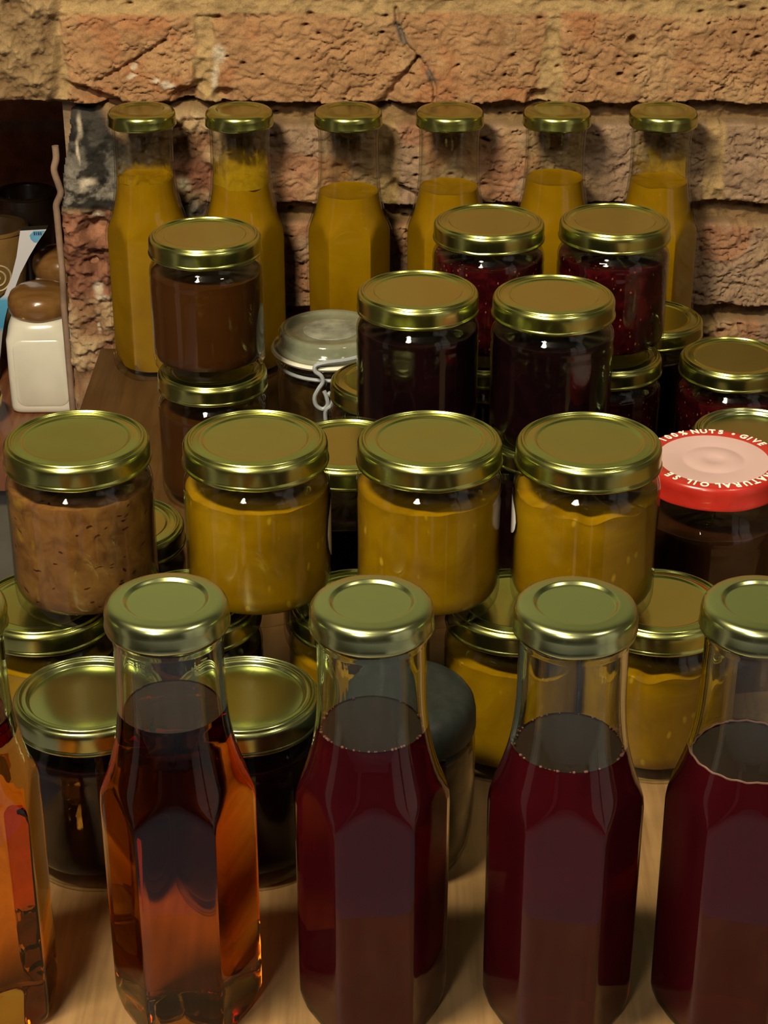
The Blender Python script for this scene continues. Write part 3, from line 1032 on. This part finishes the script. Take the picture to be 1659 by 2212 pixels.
def bottle_fill(level, wall, gap, base, lumps=0.0, seed=1):
    w_ = wall + gap
    rr = [(z, r) for z, r in bottle_rings(w_) if z > base + 0.002 and z < level - 0.0006]
    lv = float(np.interp(level, [c[0] for c in CR], [c[1] for c in CR])) - w_
    prof = [(0, base), (0.018, base), (0.0238, base + 0.0008)] + [(r, z) for z, r in rr] + [(lv, level - 0.0002), (lv * 0.95, level - 0.0006), (lv * 0.6, level - 0.0008), (lv * 0.3, level - 0.0008), (0, level - 0.0008)]

    def rad(k, a, r):
        return hexcut(a, r, AP - w_)
    V, F = lathe(prof, 144, rad, angles=HEXA)
    if lumps:
        rs_ = random.Random(seed)
        ph = [(rs_.randint(1, 9), rs_.uniform(0, 6.28), rs_.uniform(0.3, 1)) for _ in range(8)]
        W = []
        for x, y, z in V:
            if z > level - 0.0014:
                a = math.atan2(y, x)
                z += lumps * sum(math.sin(n * a + p) * q_ for n, p, q_ in ph) / 3 * min(1, math.hypot(x, y) / lv)
            W.append((x, y, z))
        V = W
    return V, F


proto_mesh('bottle_shell', bottle_shell(), M['bottle_glass_thin'], 32)


def film_mat(name, color, seed, lo, hi):
    """thin dried film of sauce on the glass: ragged cover, clear between the splashes"""
    m, nt, out = new_mat(name)
    n = noise(nt, 75, 5, 0.6, stretch=(1.0, 1.0, 0.6), dist=1.2)
    n2 = noise(nt, 300, 3)
    tc = N(nt, 'ShaderNodeTexCoord')
    sp = N(nt, 'ShaderNodeSeparateXYZ')
    nt.links.new(tc.outputs['Object'], sp.inputs[0])
    zr = N(nt, 'ShaderNodeMapRange')
    zr.inputs['From Min'].default_value = lo
    zr.inputs['From Max'].default_value = hi
    zr.inputs['To Min'].default_value = 0.34
    zr.inputs['To Max'].default_value = -0.12
    nt.links.new(sp.outputs[2], zr.inputs['Value'])
    ad = N(nt, 'ShaderNodeMath', operation='ADD')
    nt.links.new(n, ad.inputs[0])
    nt.links.new(zr.outputs[0], ad.inputs[1])
    cover = ramp(nt, ad.outputs[0], [(0.56, (0, 0, 0)), (0.66, (0.55, 0.55, 0.55)), (0.78, (0.85, 0.85, 0.85))])
    d = N(nt, 'ShaderNodeBsdfDiffuse')
    nt.links.new(ramp(nt, n2, [(0.3, tuple(c * 0.8 for c in color)), (0.7, color)]), d.inputs[0])
    t = N(nt, 'ShaderNodeBsdfTransparent')
    mx = N(nt, 'ShaderNodeMixShader')
    nt.links.new(cover, mx.inputs[0])
    nt.links.new(t.outputs[0], mx.inputs[1])
    nt.links.new(d.outputs[0], mx.inputs[2])
    nt.links.new(mx.outputs[0], out.inputs[0])
    return m


def smear(parent, a0, a1, z0, z1, mat):
    """dried film clinging to the inside of the neck between two heights"""
    n, m_ = 60, 24
    V, F = [], []
    for j in range(m_ + 1):
        z = z0 + (z1 - z0) * j / m_
        r = float(np.interp(z, [c[0] for c in CR], [c[1] for c in CR])) - 0.0014 - 0.0002
        for i in range(n + 1):
            a = a0 + (a1 - a0) * i / n
            V.append((r * math.cos(a), r * math.sin(a), z))
    for j in range(m_):
        for i in range(n):
            b = j * (n + 1) + i
            F.append((b, b + 1, b + n + 2, b + n + 1))
    return mesh_obj('smear', V, F, mat, parent)


GB = 'mango sauce bottles along the wall'
PI = math.pi
back = [
    (-0.1631, 'bottle of mango-yellow sauce at the broken sooty wall end, behind the caramel jars', 0.1405, 0.10, 0.0006),
    (-0.0975, 'bottle of mango-yellow sauce with dried smears up its neck', 0.1370, -0.06, 0.0022),
    (-0.0241, 'clean-necked bottle of yellow sauce standing behind the clip-top jar', 0.1310, 0.03, 0.0003),
    (0.0443, 'bottle of mango-yellow sauce behind the left stacked raspberry jar', 0.1340, -0.10, 0.0004),
    (0.1164, 'bottle of mango-yellow sauce seen between the two stacked raspberry jars', 0.1405, 0.05, 0.0003),
    (0.1880, 'bottle of mango-yellow sauce furthest right along the wall, glint on its lid', 0.1385, -0.16, 0.0008),
]
for k, (x, label, lev, rz, lump) in enumerate(back):
    o = thing('sauce_bottle', label, 'bottle', (x, 1.2646, 0), PI / 6 * 0 + math.radians(30) * 0 + rz + PI / 6, GB)
    put('bottle_glass', 'bottle_shell', o)
    V, F = bottle_fill(lev, 0.0014, 0.0002, 0.0050, lump, k)
    f_ = mesh_obj('sauce', V, F, M['sauce'], o, angle=32)
    A0 = -PI / 2 - rz - PI / 6
    if k == 1:
        smear(f_, A0 - PI, A0 + PI, lev - 0.0005, 0.1735, film_mat('heavy_sauce_film', (0.36, 0.22, 0.008), 3, lev, 0.172))
    if k == 0:
        smear(f_, A0 - PI, A0 + PI, lev - 0.0005, lev + 0.012, film_mat('sauce_film', (0.33, 0.19, 0.004), 3, lev - 0.004, lev + 0.012))
    if k == 5:
        smear(f_, A0 + PI - 1.3, A0 + PI + 1.3, lev - 0.0005, 0.1700, film_mat('light_sauce_film', (0.34, 0.21, 0.015), 3, lev - 0.01, 0.176))
    put('lid', 'bottle_lid', o, (0, 0, 0.188 - 0.0106), rz * 7)

front = [
    (-0.1609, 0.6036, 'syrup_bottle', 'bottle of clear orange syrup cut off by the left edge', 0.139, 0.55, 'orange'),
    (-0.0796, 0.6050, 'syrup_bottle', 'bottle of clear dark amber syrup, brown above and golden at its foot', 0.1415, 0.05, 'amber'),
    (-0.0045, 0.6036, 'cordial_bottle', 'bottle of dark red cordial in front of the black-lidded jar', 0.1345, 0.04, 'red'),
    (0.0699, 0.6023, 'cordial_bottle', 'bottle of dark red cordial with froth ring, in front of the two low yellow jars', 0.1270, -0.09, 'red'),
    (0.1386, 0.6029, 'cordial_bottle', 'bottle of dark red cordial cut off by the right edge', 0.1225, -0.12, 'red'),
]
froth = simple('pink_froth', (0.45, 0.22, 0.18), 0.5)
for k, (x, y, nm, label, lev, rz, liq) in enumerate(front):
    o = thing(nm, label, 'bottle', (x, y, 0), rz + PI / 6, 'front row of six-sided bottles')
    V, F = bottle_solid(lev)
    mesh_obj('bottle_glass', V, F, M['bottle_glass'], o, angle=24)
    V, F = bottle_fill(lev, 0.0021, 0.0003, 0.0015)
    lq = mesh_obj('syrup' if liq != 'red' else 'cordial', V, F, M[liq], o, angle=24)
    if liq == 'red':
        rf = float(np.interp(lev, [c[0] for c in CR], [c[1] for c in CR])) - 0.0021 - 0.0004
        if k == 4:
            pf = [(rf * math.cos(2 * PI * q / 72), rf * math.sin(2 * PI * q / 72), lev + 0.0003 + 0.0003 * math.sin(q * 1.7)) for q in range(72)]
            mesh_obj('froth', *tube(pf, 0.00042, 6, closed=True), froth, lq)['label'] = 'thin pink froth ring at the glass'
        else:
            rb_ = random.Random(k)
            bub = []
            for q in range(46):
                a = rb_.uniform(0, 2 * PI)
                sz = rb_.uniform(0.00018, 0.00055)
                bub.append(move(lathe([(0, -sz), (sz * 0.8, -sz * 0.6), (sz, 0), (sz * 0.8, sz * 0.6), (0, sz)], 8), rf * math.cos(a), rf * math.sin(a), lev + 0.0004))
            f_ = mesh_obj('froth', *join(*bub), froth, lq)
            f_['kind'] = 'stuff'
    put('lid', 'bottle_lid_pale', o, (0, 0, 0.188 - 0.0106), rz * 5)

# ------------------------------------------------------------------ black-lidded jar
bk_plastic, nt, out = new_mat('matt_black_plastic')
principled(nt, out, ramp(nt, noise(nt, 200, 3), [(0.3, (0.010, 0.0125, 0.012)), (0.7, (0.016, 0.0195, 0.0185))]), 0.5, spec=0.2)
o = thing('jam_jar', 'brown jar with domed-edge matt black lid behind the first red cordial bottle', 'jar', (0.0075, 0.7010, 0), 0)
ob = [(0, 0.0022), (0.014, 0.0022), (0.019, 0.0004), (0.022, 0.0), (0.0255, 0.0012), (0.0285, 0.0045), (0.0305, 0.010), (0.0318, 0.018), (0.0326, 0.030), (0.0328, 0.045), (0.0326, 0.062), (0.0322, 0.066), (0.0310, 0.068), (0.0300, 0.069), (0.0300, 0.079)]
ib = [(0.0289, 0.0788), (0.0289, 0.068), (0.0315, 0.065), (0.0322, 0.045), (0.0320, 0.030), (0.0312, 0.0185), (0.0298, 0.0110), (0.0276, 0.0062), (0.0240, 0.0042), (0, 0.0045)]
mesh_obj('jar_glass', *lathe(ob + ib, 96), M['jar_glass'], o, angle=60)
mesh_obj('spread', *fill_mesh(ib, 0.0645), preserve('brown_spread', (0.022, 0.010, 0.004), (0.028, 0.013, 0.005), (0.034, 0.016, 0.006), 20), o)
mesh_obj('lid', *lathe([(0, 0.0178), (0.022, 0.0178), (0.0268, 0.0172), (0.0298, 0.0155), (0.0318, 0.0125), (0.0326, 0.0085), (0.0328, 0.0015), (0.0325, 0.0), (0.0312, 0.0), (0.0308, 0.008), (0.026, 0.0145), (0, 0.015)], 96), bk_plastic, o, angle=50, loc=(0, 0, 0.0695))

# ------------------------------------------------------------------ red-lidded jar with writing on the lid
red, nt, out = new_mat('red_lacquered_tin')
principled(nt, out, ramp(nt, noise(nt, 80, 3), [(0.3, (0.33, 0.016, 0.010)), (0.7, (0.40, 0.022, 0.014))]), 0.28, coat=0.3)
pink = simple('pale_pink_lacquer', (0.50, 0.345, 0.345), 0.42, vary=0.03)
white = simple('white_lettering_ink', (0.85, 0.82, 0.76), 0.4, vary=0.03)
RL, LZ = 0.0371, 0.0975
o = thing('nut_butter_jar', 'dark brown nut butter jar with pink-centred red lid lettered in white', 'jar', (0.1705, 0.8900, 0), 0)
so, ho = 1.13, 1.225
NO = [(r * so, z * ho) for r, z in jar_outer()]
NI = [(r * so, z * ho) for r, z in jar_inner()]
mesh_obj('jar_glass', *lathe(NO + NI, 96), M['jar_glass'], o, angle=60)
mesh_obj('spread', *fill_mesh(NI, 0.0775, 0.0003, 5), M['dark_brown'], o)
hl = 0.0125
lp = [(RL * 0.775, hl - 0.0009), (RL * 0.80, hl - 0.0007), (RL * 0.86, hl - 0.0001), (RL * 0.93, hl - 0.0002), (RL * 0.965, hl - 0.0010), (RL * 0.985, hl - 0.0025), (RL * 0.992, hl - 0.005), (RL * 0.993, 0.002), (RL * 1.005, 0.001), (RL * 1.0, 0.0), (RL * 0.97, 0.0), (RL * 0.96, 0.003), (RL * 0.95, hl - 0.005), (RL * 0.775, hl - 0.003)]
V, F = make_lid(lp, None, 6, 0.0005, RL)
# make_lid closes axis to axis; here the ring closes on itself
n_r = len(lp)
F = F + [((n_r - 1) * 120 + s, (n_r - 1) * 120 + (s + 1) % 120, (s + 1) % 120, s) for s in range(120)]
lid = mesh_obj('lid', V, F, red, o, angle=45, loc=(0, 0, LZ - hl + 0.0105))
cz = hl - 0.0009
cp_ = [(0, cz - 0.0003), (0.004, cz - 0.0003), (0.0048, cz), (0.0085, cz + 0.0001), (0.0135, cz + 0.0001), (0.0150, cz - 0.0005), (0.0165, cz - 0.0005), (0.0178, cz - 0.0002), (RL * 0.775, cz), (RL * 0.772, cz - 0.002), (0, cz - 0.002)]
mesh_obj('lid_centre', *lathe(cp_, 96), pink, lid, angle=60)['label'] = 'pale pink centre with faint embossed rings'


def letter_mesh(ch, size, bold):
    cu = bpy.data.curves.new('letter', 'FONT')
    cu.body = ch
    cu.size = size
    cu.align_x = 'CENTER'
    cu.offset = bold
    cu.extrude = 0.00008
    cu.resolution_u = 4
    ob_ = bpy.data.objects.new('letter', cu)
    COL.objects.link(ob_)
    dg = bpy.context.evaluated_depsgraph_get()
    me_ = bpy.data.meshes.new_from_object(ob_.evaluated_get(dg))
    vs = [tuple(v.co) for v in me_.vertices]
    fs = [tuple(p_.vertices) for p_ in me_.polygons]
    bpy.data.objects.remove(ob_)
    bpy.data.curves.remove(cu)
    bpy.data.meshes.remove(me_)
    return vs, fs


def ring_text(txt, start_deg, step, R_, size, z):
    """clockwise from 12 o'clock (away from the camera), tops of the letters outwards"""
    parts = []
    for i, ch in enumerate(txt):
        if ch == ' ':
            continue
        th = math.radians(start_deg + i * step)
        vs, fs = letter_mesh(ch, size, 0.00024)
        c, s = math.cos(th), math.sin(th)
        W = []
        for x, y, zz in vs:
            x, yy = x * 0.86, y + R_
            W.append((x * c + yy * s, -x * s + yy * c, zz + z))
        parts.append((W, fs))
    return parts


TZ = hl - 0.00012
FAR = list(zip('100%NUTS\u2022GIVE', (-47, -39, -31, -21.5, -9.5, -1, 7, 15, 27, 37.5, 44, 51, 59)))
NEAR = list(zip('NATURALOILSE', (130, 140, 149, 158, 167.5, 177, 185, 197, 205.5, 211.5, 224, 232.5)))
far_parts = [p_ for ch, dg_ in FAR for p_ in ring_text(ch, dg_, 0, RL * 0.812, 0.0065, TZ)]
near_parts = [p_ for ch, dg_ in NEAR for p_ in ring_text(ch, dg_, 0, RL * 0.812, 0.0065, TZ)]
for half, txt_label in ((far_parts, 'white capitals along the far side of the red rim'), (near_parts, 'white capitals along the near side of the red rim')):
    mesh_obj('lettering', *join(*half), white, lid, smooth=False)['label'] = txt_label

# ------------------------------------------------------------------ clip-top jar
wire_m = simple('dull_steel_wire', (0.34, 0.37, 0.40), 0.45, 0.25, vary=0.08)
rubber = simple('pale_rubber_seal', (0.62, 0.60, 0.50), 0.6, vary=0.05)
o = thing('clip_top_jar', 'glass clip-top jar with wire bail and pale rubber seal', 'jar', (-0.0335, 1.125, 0), 0)
ko = [(0, 0.002), (0.024, 0.002), (0.030, 0.0), (0.0335, 0.002), (0.0345, 0.008), (0.0345, 0.052), (0.0338, 0.060), (0.0325, 0.0645), (0.0335, 0.0670), (0.0362, 0.0685), (0.0365, 0.0705), (0.0355, 0.0715)]
ki = [(0.0285, 0.0715), (0.0285, 0.064), (0.0315, 0.058), (0.0325, 0.050), (0.0325, 0.010), (0.030, 0.0065), (0, 0.006)]
mesh_obj('jar_glass', *lathe(ko + ki, 96), M['jar_glass'], o, angle=60)
mesh_obj('pickle', *fill_mesh(ki, 0.056, 0.0008, 2), preserve('brown_pickle', (0.016, 0.008, 0.003), (0.03, 0.016, 0.005), (0.055, 0.03, 0.009), 70), o)
mesh_obj('rubber_seal', *lathe([(0.0290, 0.0712), (0.0370, 0.0712), (0.0382, 0.0728), (0.0372, 0.0744), (0.0290, 0.0744)], 96, close=False), rubber, o)
kl = [(0, 0.0845), (0.020, 0.0845), (0.0245, 0.0848), (0.0275, 0.0858), (0.0300, 0.0865), (0.0322, 0.0858), (0.0332, 0.0840), (0.0330, 0.0800), (0.0345, 0.0775), (0.0360, 0.0765), (0.0362, 0.0745), (0.0290, 0.0741), (0.0270, 0.0780), (0.0240, 0.0805), (0, 0.0810)]
glid, nt, out = new_mat('thick_greenish_lid_glass')
p_ = principled(nt, out, ramp(nt, noise(nt, 60, 4), [(0.3, (0.17, 0.19, 0.13)), (0.7, (0.27, 0.29, 0.21))]), 0.10, coat=0.5)
p_.inputs['Alpha'].default_value = 0.62
lidk = mesh_obj('lid', *lathe(kl, 96), glid, o, angle=60)
mesh_obj('lid_boss', *lathe([(0, 0.0852), (0.012, 0.0852), (0.0175, 0.0849), (0.0178, 0.0846), (0, 0.0846)], 64), simple('ground_glass', (0.20, 0.21, 0.17), 0.25, vary=0.4, scale=110), lidk)
# bail: over the lid, down to the loops at the front and round the neck
wr = 0.00135
V1 = tube(spline([(0.0345, -0.0130, 0.0790), (0.0250, -0.0272, 0.0800), (0.0120, -0.0352, 0.0790), (-0.0020, -0.0385, 0.0782), (-0.0085, -0.0392, 0.0765), (-0.0088, -0.0398, 0.0730), (-0.0052, -0.0402, 0.0700), (-0.0042, -0.0404, 0.0660), (-0.0070, -0.0408, 0.0615), (-0.0095, -0.0408, 0.0560), (-0.0085, -0.0408, 0.0505), (-0.0045, -0.0408, 0.0480), (-0.0015, -0.0408, 0.0510), (-0.0020, -0.0408, 0.0560), (-0.0035, -0.0404, 0.0600)], 6), wr, 8)
V2 = tube(spline([(-0.0012, -0.0400, 0.0590), (0.0015, -0.0412, 0.0560), (0.0010, -0.0415, 0.0510), (-0.0022, -0.0412, 0.0480), (-0.0030, -0.0405, 0.0430), (-0.0020, -0.0400, 0.0300), (-0.0015, -0.0392, 0.0180)], 6), wr, 8)
V3 = tube([(0.0338 * math.cos(2 * PI * k / 48), 0.0338 * math.sin(2 * PI * k / 48), 0.0640) for k in range(48)], wr * 0.9, 8, closed=True)
mesh_obj('wire_bail', *join(V1, V2, V3), wire_m, o)['label'] = 'bent grey wire clip with loops'

# ------------------------------------------------------------------ things in the recess
cer, nt, out = new_mat('cream_glazed_ceramic')
principled(nt, out, ramp(nt, noise(nt, 30, 3), [(0.3, (0.64, 0.62, 0.54)), (0.7, (0.72, 0.70, 0.61))]), 0.22, coat=0.4)
knob_wood, nt, out = new_mat('varnished_lid_wood')
principled(nt, out, ramp(nt, noise(nt, 18, 5, 0.6, stretch=(1, 6, 6)), [(0.3, (0.12, 0.055, 0.016)), (0.7, (0.23, 0.115, 0.034))]), 0.25, coat=0.5)


def square_jar(h, half, bev, panel=True):
    """rounded-square ceramic body with a shallow panel on each side"""
    seg = 96
    rings = [(0.0, 0.86), (0.0008, 0.93), (0.0028, 0.985), (0.006, 1.0), (h * 0.40, 1.0), (h * 0.80, 0.985), (h * 0.90, 0.95), (h * 0.95, 0.90), (h * 0.985, 0.84), (h, 0.78)]
    V, F = [], []
    for (z, s) in rings:
        for k in range(seg):
            a = 2 * PI * k / seg
            ca_, sa_ = math.cos(a), math.sin(a)
            n_ = 7.0 if z < h * 0.9 else 3.4
            r = half * s / ((abs(ca_) ** n_ + abs(sa_) ** n_) ** (1 / n_))
            V.append((r * ca_, r * sa_, z))
    nr = len(rings)
    for i in range(nr - 1):
        for k in range(seg):
            t = (k + 1) % seg
            F.append((i * seg + k, i * seg + t, (i + 1) * seg + t, (i + 1) * seg + k))
    F.append(tuple(reversed(range(seg))))
    F.append(tuple((nr - 1) * seg + k for k in range(seg)))
    return V, F


def panel_plate(w_, h_, r_, y, z0, d):
    """slightly raised rounded panel on the front of the ceramic jar"""
    pts_ = []
    for cx, cz_, a0 in ((w_ - r_, h_ - r_, 0), (-w_ + r_, h_ - r_, 90), (-w_ + r_, r_, 180), (w_ - r_, r_, 270)):
        for k in range(9):
            a = math.radians(a0 + k * 11.25)
            pts_.append((cx + r_ * math.cos(a), cz_ + r_ * math.sin(a)))
    n_ = len(pts_)
    V = [(x, y - d, z0 + z) for x, z in [(px * 0.955, 0.5 * h_ + (pz - 0.5 * h_) * 0.965) for px, pz in pts_]] + [(x, y + 0.0002, z0 + z) for x, z in pts_]
    F = [tuple(range(n_))] + [(i, n_ + i, n_ + (i + 1) % n_, (i + 1) % n_) for i in range(n_)]
    return V, F


def spice_jar(label, x, y, rz):
    o = thing('ceramic_jar', label, 'jar', (x, y, RECESS_Z), rz, 'ceramic jars with wooden lids')
    b_ = mesh_obj('ceramic_body', *square_jar(0.076, 0.0270, 0.005), cer, o, angle=50)
    mesh_obj('raised_panel', *panel_plate(0.0205, 0.056, 0.008, -0.0270, 0.007, 0.0006), cer, b_, angle=50)
    mesh_obj('lid', *lathe([(0, -0.004), (0.018, -0.004), (0.0185, 0.0), (0.0225, 0.0004), (0.0248, 0.0035), (0.0256, 0.0085), (0.0250, 0.0135), (0.0228, 0.0180), (0.018, 0.0212), (0.012, 0.0228), (0.006, 0.0234), (0, 0.0235)], 64), knob_wood, o, loc=(0, 0, 0.0755))['label'] = 'rounded varnished wooden lid'
    return o


spice_jar('white ceramic jar with domed wooden lid in front on the recess shelf', -0.2690, 1.405, 0.02)
spice_jar('second wooden-lidded jar, mostly hidden behind the white ceramic jar', -0.2640, 1.492, 0.1)

pk_white, nt, out = new_mat('printed_packet_film')
tc = N(nt, 'ShaderNodeTexCoord')
sp = N(nt, 'ShaderNodeSeparateXYZ')
nt.links.new(tc.outputs['Object'], sp.inputs[0])
zf = N(nt, 'ShaderNodeMapRange')
zf.inputs['From Min'].default_value = 0.0
zf.inputs['From Max'].default_value = 0.14
nt.links.new(sp.outputs[2], zf.inputs['Value'])
bluewhite = ramp(nt, zf.outputs[0], [(0.0, (0.34, 0.33, 0.36)), (0.30, (0.30, 0.29, 0.32)), (0.33, (0.05, 0.25, 0.46)), (0.49, (0.08, 0.33, 0.56)), (0.52, (0.52, 0.53, 0.60)), (1.0, (0.58, 0.58, 0.64))])
principled(nt, out, bluewhite, 0.35)
dark_film = simple('dark_packet_side', (0.02, 0.016, 0.013), 0.6)
o = thing('food_packet', 'leaning white and blue food packet left of the white ceramic jar', 'packet', (-0.3185, 1.444, RECESS_Z), 0)
prof = [(-0.030, 0.0), (0.0025, 0.0), (0.0030, 0.012), (0.0055, 0.025), (0.0080, 0.040), (0.0111, 0.0533), (0.0145, 0.0640), (0.0186, 0.0733), (0.0264, 0.0910), (0.0343, 0.1047), (0.0419, 0.1163), (0.0498, 0.1271), (0.0288, 0.1259), (0.0243, 0.1047), (0.0187, 0.0871), (0.0122, 0.0733), (-0.004, 0.0600), (-0.024, 0.050)]
npf = len(prof)
V = [(x, 0.010 * (z / 0.12), z) for x, z in prof] + [(x, 0.010 + 0.010 * (z / 0.12), z) for x, z in prof]
mesh_obj('front_panel', V, [tuple(range(npf))] + [tuple(reversed(range(npf, 2 * npf)))], pk_white, o, smooth=False)
mesh_obj('side_gusset', V, [(i, (i + 1) % npf, npf + (i + 1) % npf, npf + i) for i in range(npf)], dark_film, o, smooth=False)
ell = [(0.0395, 0.1258), (0.0360, 0.1222), (0.0368, 0.1190), (0.0392, 0.1165), (0.0416, 0.1166), (0.0450, 0.1213), (0.0485, 0.1261)]
lg = mesh_obj('badge', [(x, 0.010 * (z / 0.12) - 0.0003, z) for x, z in ell], [tuple(range(7))], simple('blue_badge_print', (0.12, 0.36, 0.62), 0.4), o, smooth=False)
lg['label'] = 'light blue oval badge'
bars = []
for (bx, bw) in ((0.0395, 0.0012), (0.0414, 0.0008), (0.0429, 0.0012), (0.0447, 0.0010)):
    bars.append(([(bx, 0.0094, 0.1226), (bx + bw, 0.0094, 0.1226), (bx + bw, 0.0094, 0.1252), (bx, 0.0094, 0.1252)], [(0, 1, 2, 3)]))
mesh_obj('badge_print', *join(*bars), simple('navy_print', (0.03, 0.06, 0.14), 0.5), lg, smooth=False)

pot_m = simple('dark_brown_glaze', (0.05, 0.028, 0.014), 0.35, coat=0.3, vary=0.25)
pot_l = simple('ochre_brown_glaze', (0.17, 0.095, 0.028), 0.4, coat=0.3, vary=0.25, scale=30)


def pot(label, x, y, R, h, mat, swirl=False):
    o = thing('brown_pot', label, 'pot', (x, y, RECESS_Z), 0, 'brown pots in the recess')
    t = 0.004
    b_ = mesh_obj('pot_body', *lathe([(0, 0.0), (R * 0.50, 0.0), (R * 0.55, 0.004), (R * 0.70, h * 0.3), (R * 0.90, h * 0.7), (R, h - 0.002), (R - 0.0012, h), (R - t + 0.001, h), (R - t, h - 0.002), (R * 0.78 - t * 0.9, h * 0.5), (R * 0.45, 0.008), (0, 0.007)], 72), mat, o, angle=50)
    mesh_obj('rim', *lathe([(R - 0.002, h - 0.0012), (R + 0.0008, h - 0.0016), (R + 0.0008, h + 0.0002), (R - 0.0015, h + 0.0010), (R - t, h - 0.0004)], 72, close=False), mat, b_)
    if swirl:
        pts_ = []
        for k in range(70):
            t_ = k / 69
            q_ = t_ * 2 * PI * 2.3
            rr_ = 0.002 + 0.011 * t_
            u, v = rr_ * math.cos(q_), rr_ * math.sin(q_)
            zz_ = h * 0.66 + v
            Rz = R * (0.70 + 0.20 * (zz_ - 0.3 * h) / (0.4 * h) if zz_ < 0.7 * h else 0.90 + 0.10 * (zz_ - 0.7 * h) / (0.3 * h))
            a = -PI / 2 + 0.25 + u / (R * 0.88)
            pts_.append((Rz * math.cos(a), Rz * math.sin(a), zz_))
        mesh_obj('swirl', *tube(pts_, 0.0009, 6), simple('cream_slip', (0.45, 0.36, 0.20), 0.5), b_)
    return o


pot('large dark pot at the back of the recess, rim just under the lintel', -0.3070, 1.575, 0.0255, 0.1195, pot_m)
pot('ochre pot with a cream swirl, behind the white and blue packet', -0.3249, 1.512, 0.0295, 0.1100, pot_l, True)
brass = gold('worn_brass', (0.55, 0.38, 0.13), 0.3)
o = thing('brass_bowl', 'brass rim of a small bowl at the left edge beside the ceramic jar', 'bowl', (-0.3265, 1.360, RECESS_Z), 0)
mesh_obj('bowl', *lathe([(0, 0), (0.014, 0), (0.024, 0.006), (0.0285, 0.016), (0.0295, 0.0225), (0.0285, 0.0235), (0.0272, 0.0225), (0.026, 0.016), (0.021, 0.008), (0, 0.003)], 64), brass, o, angle=50)
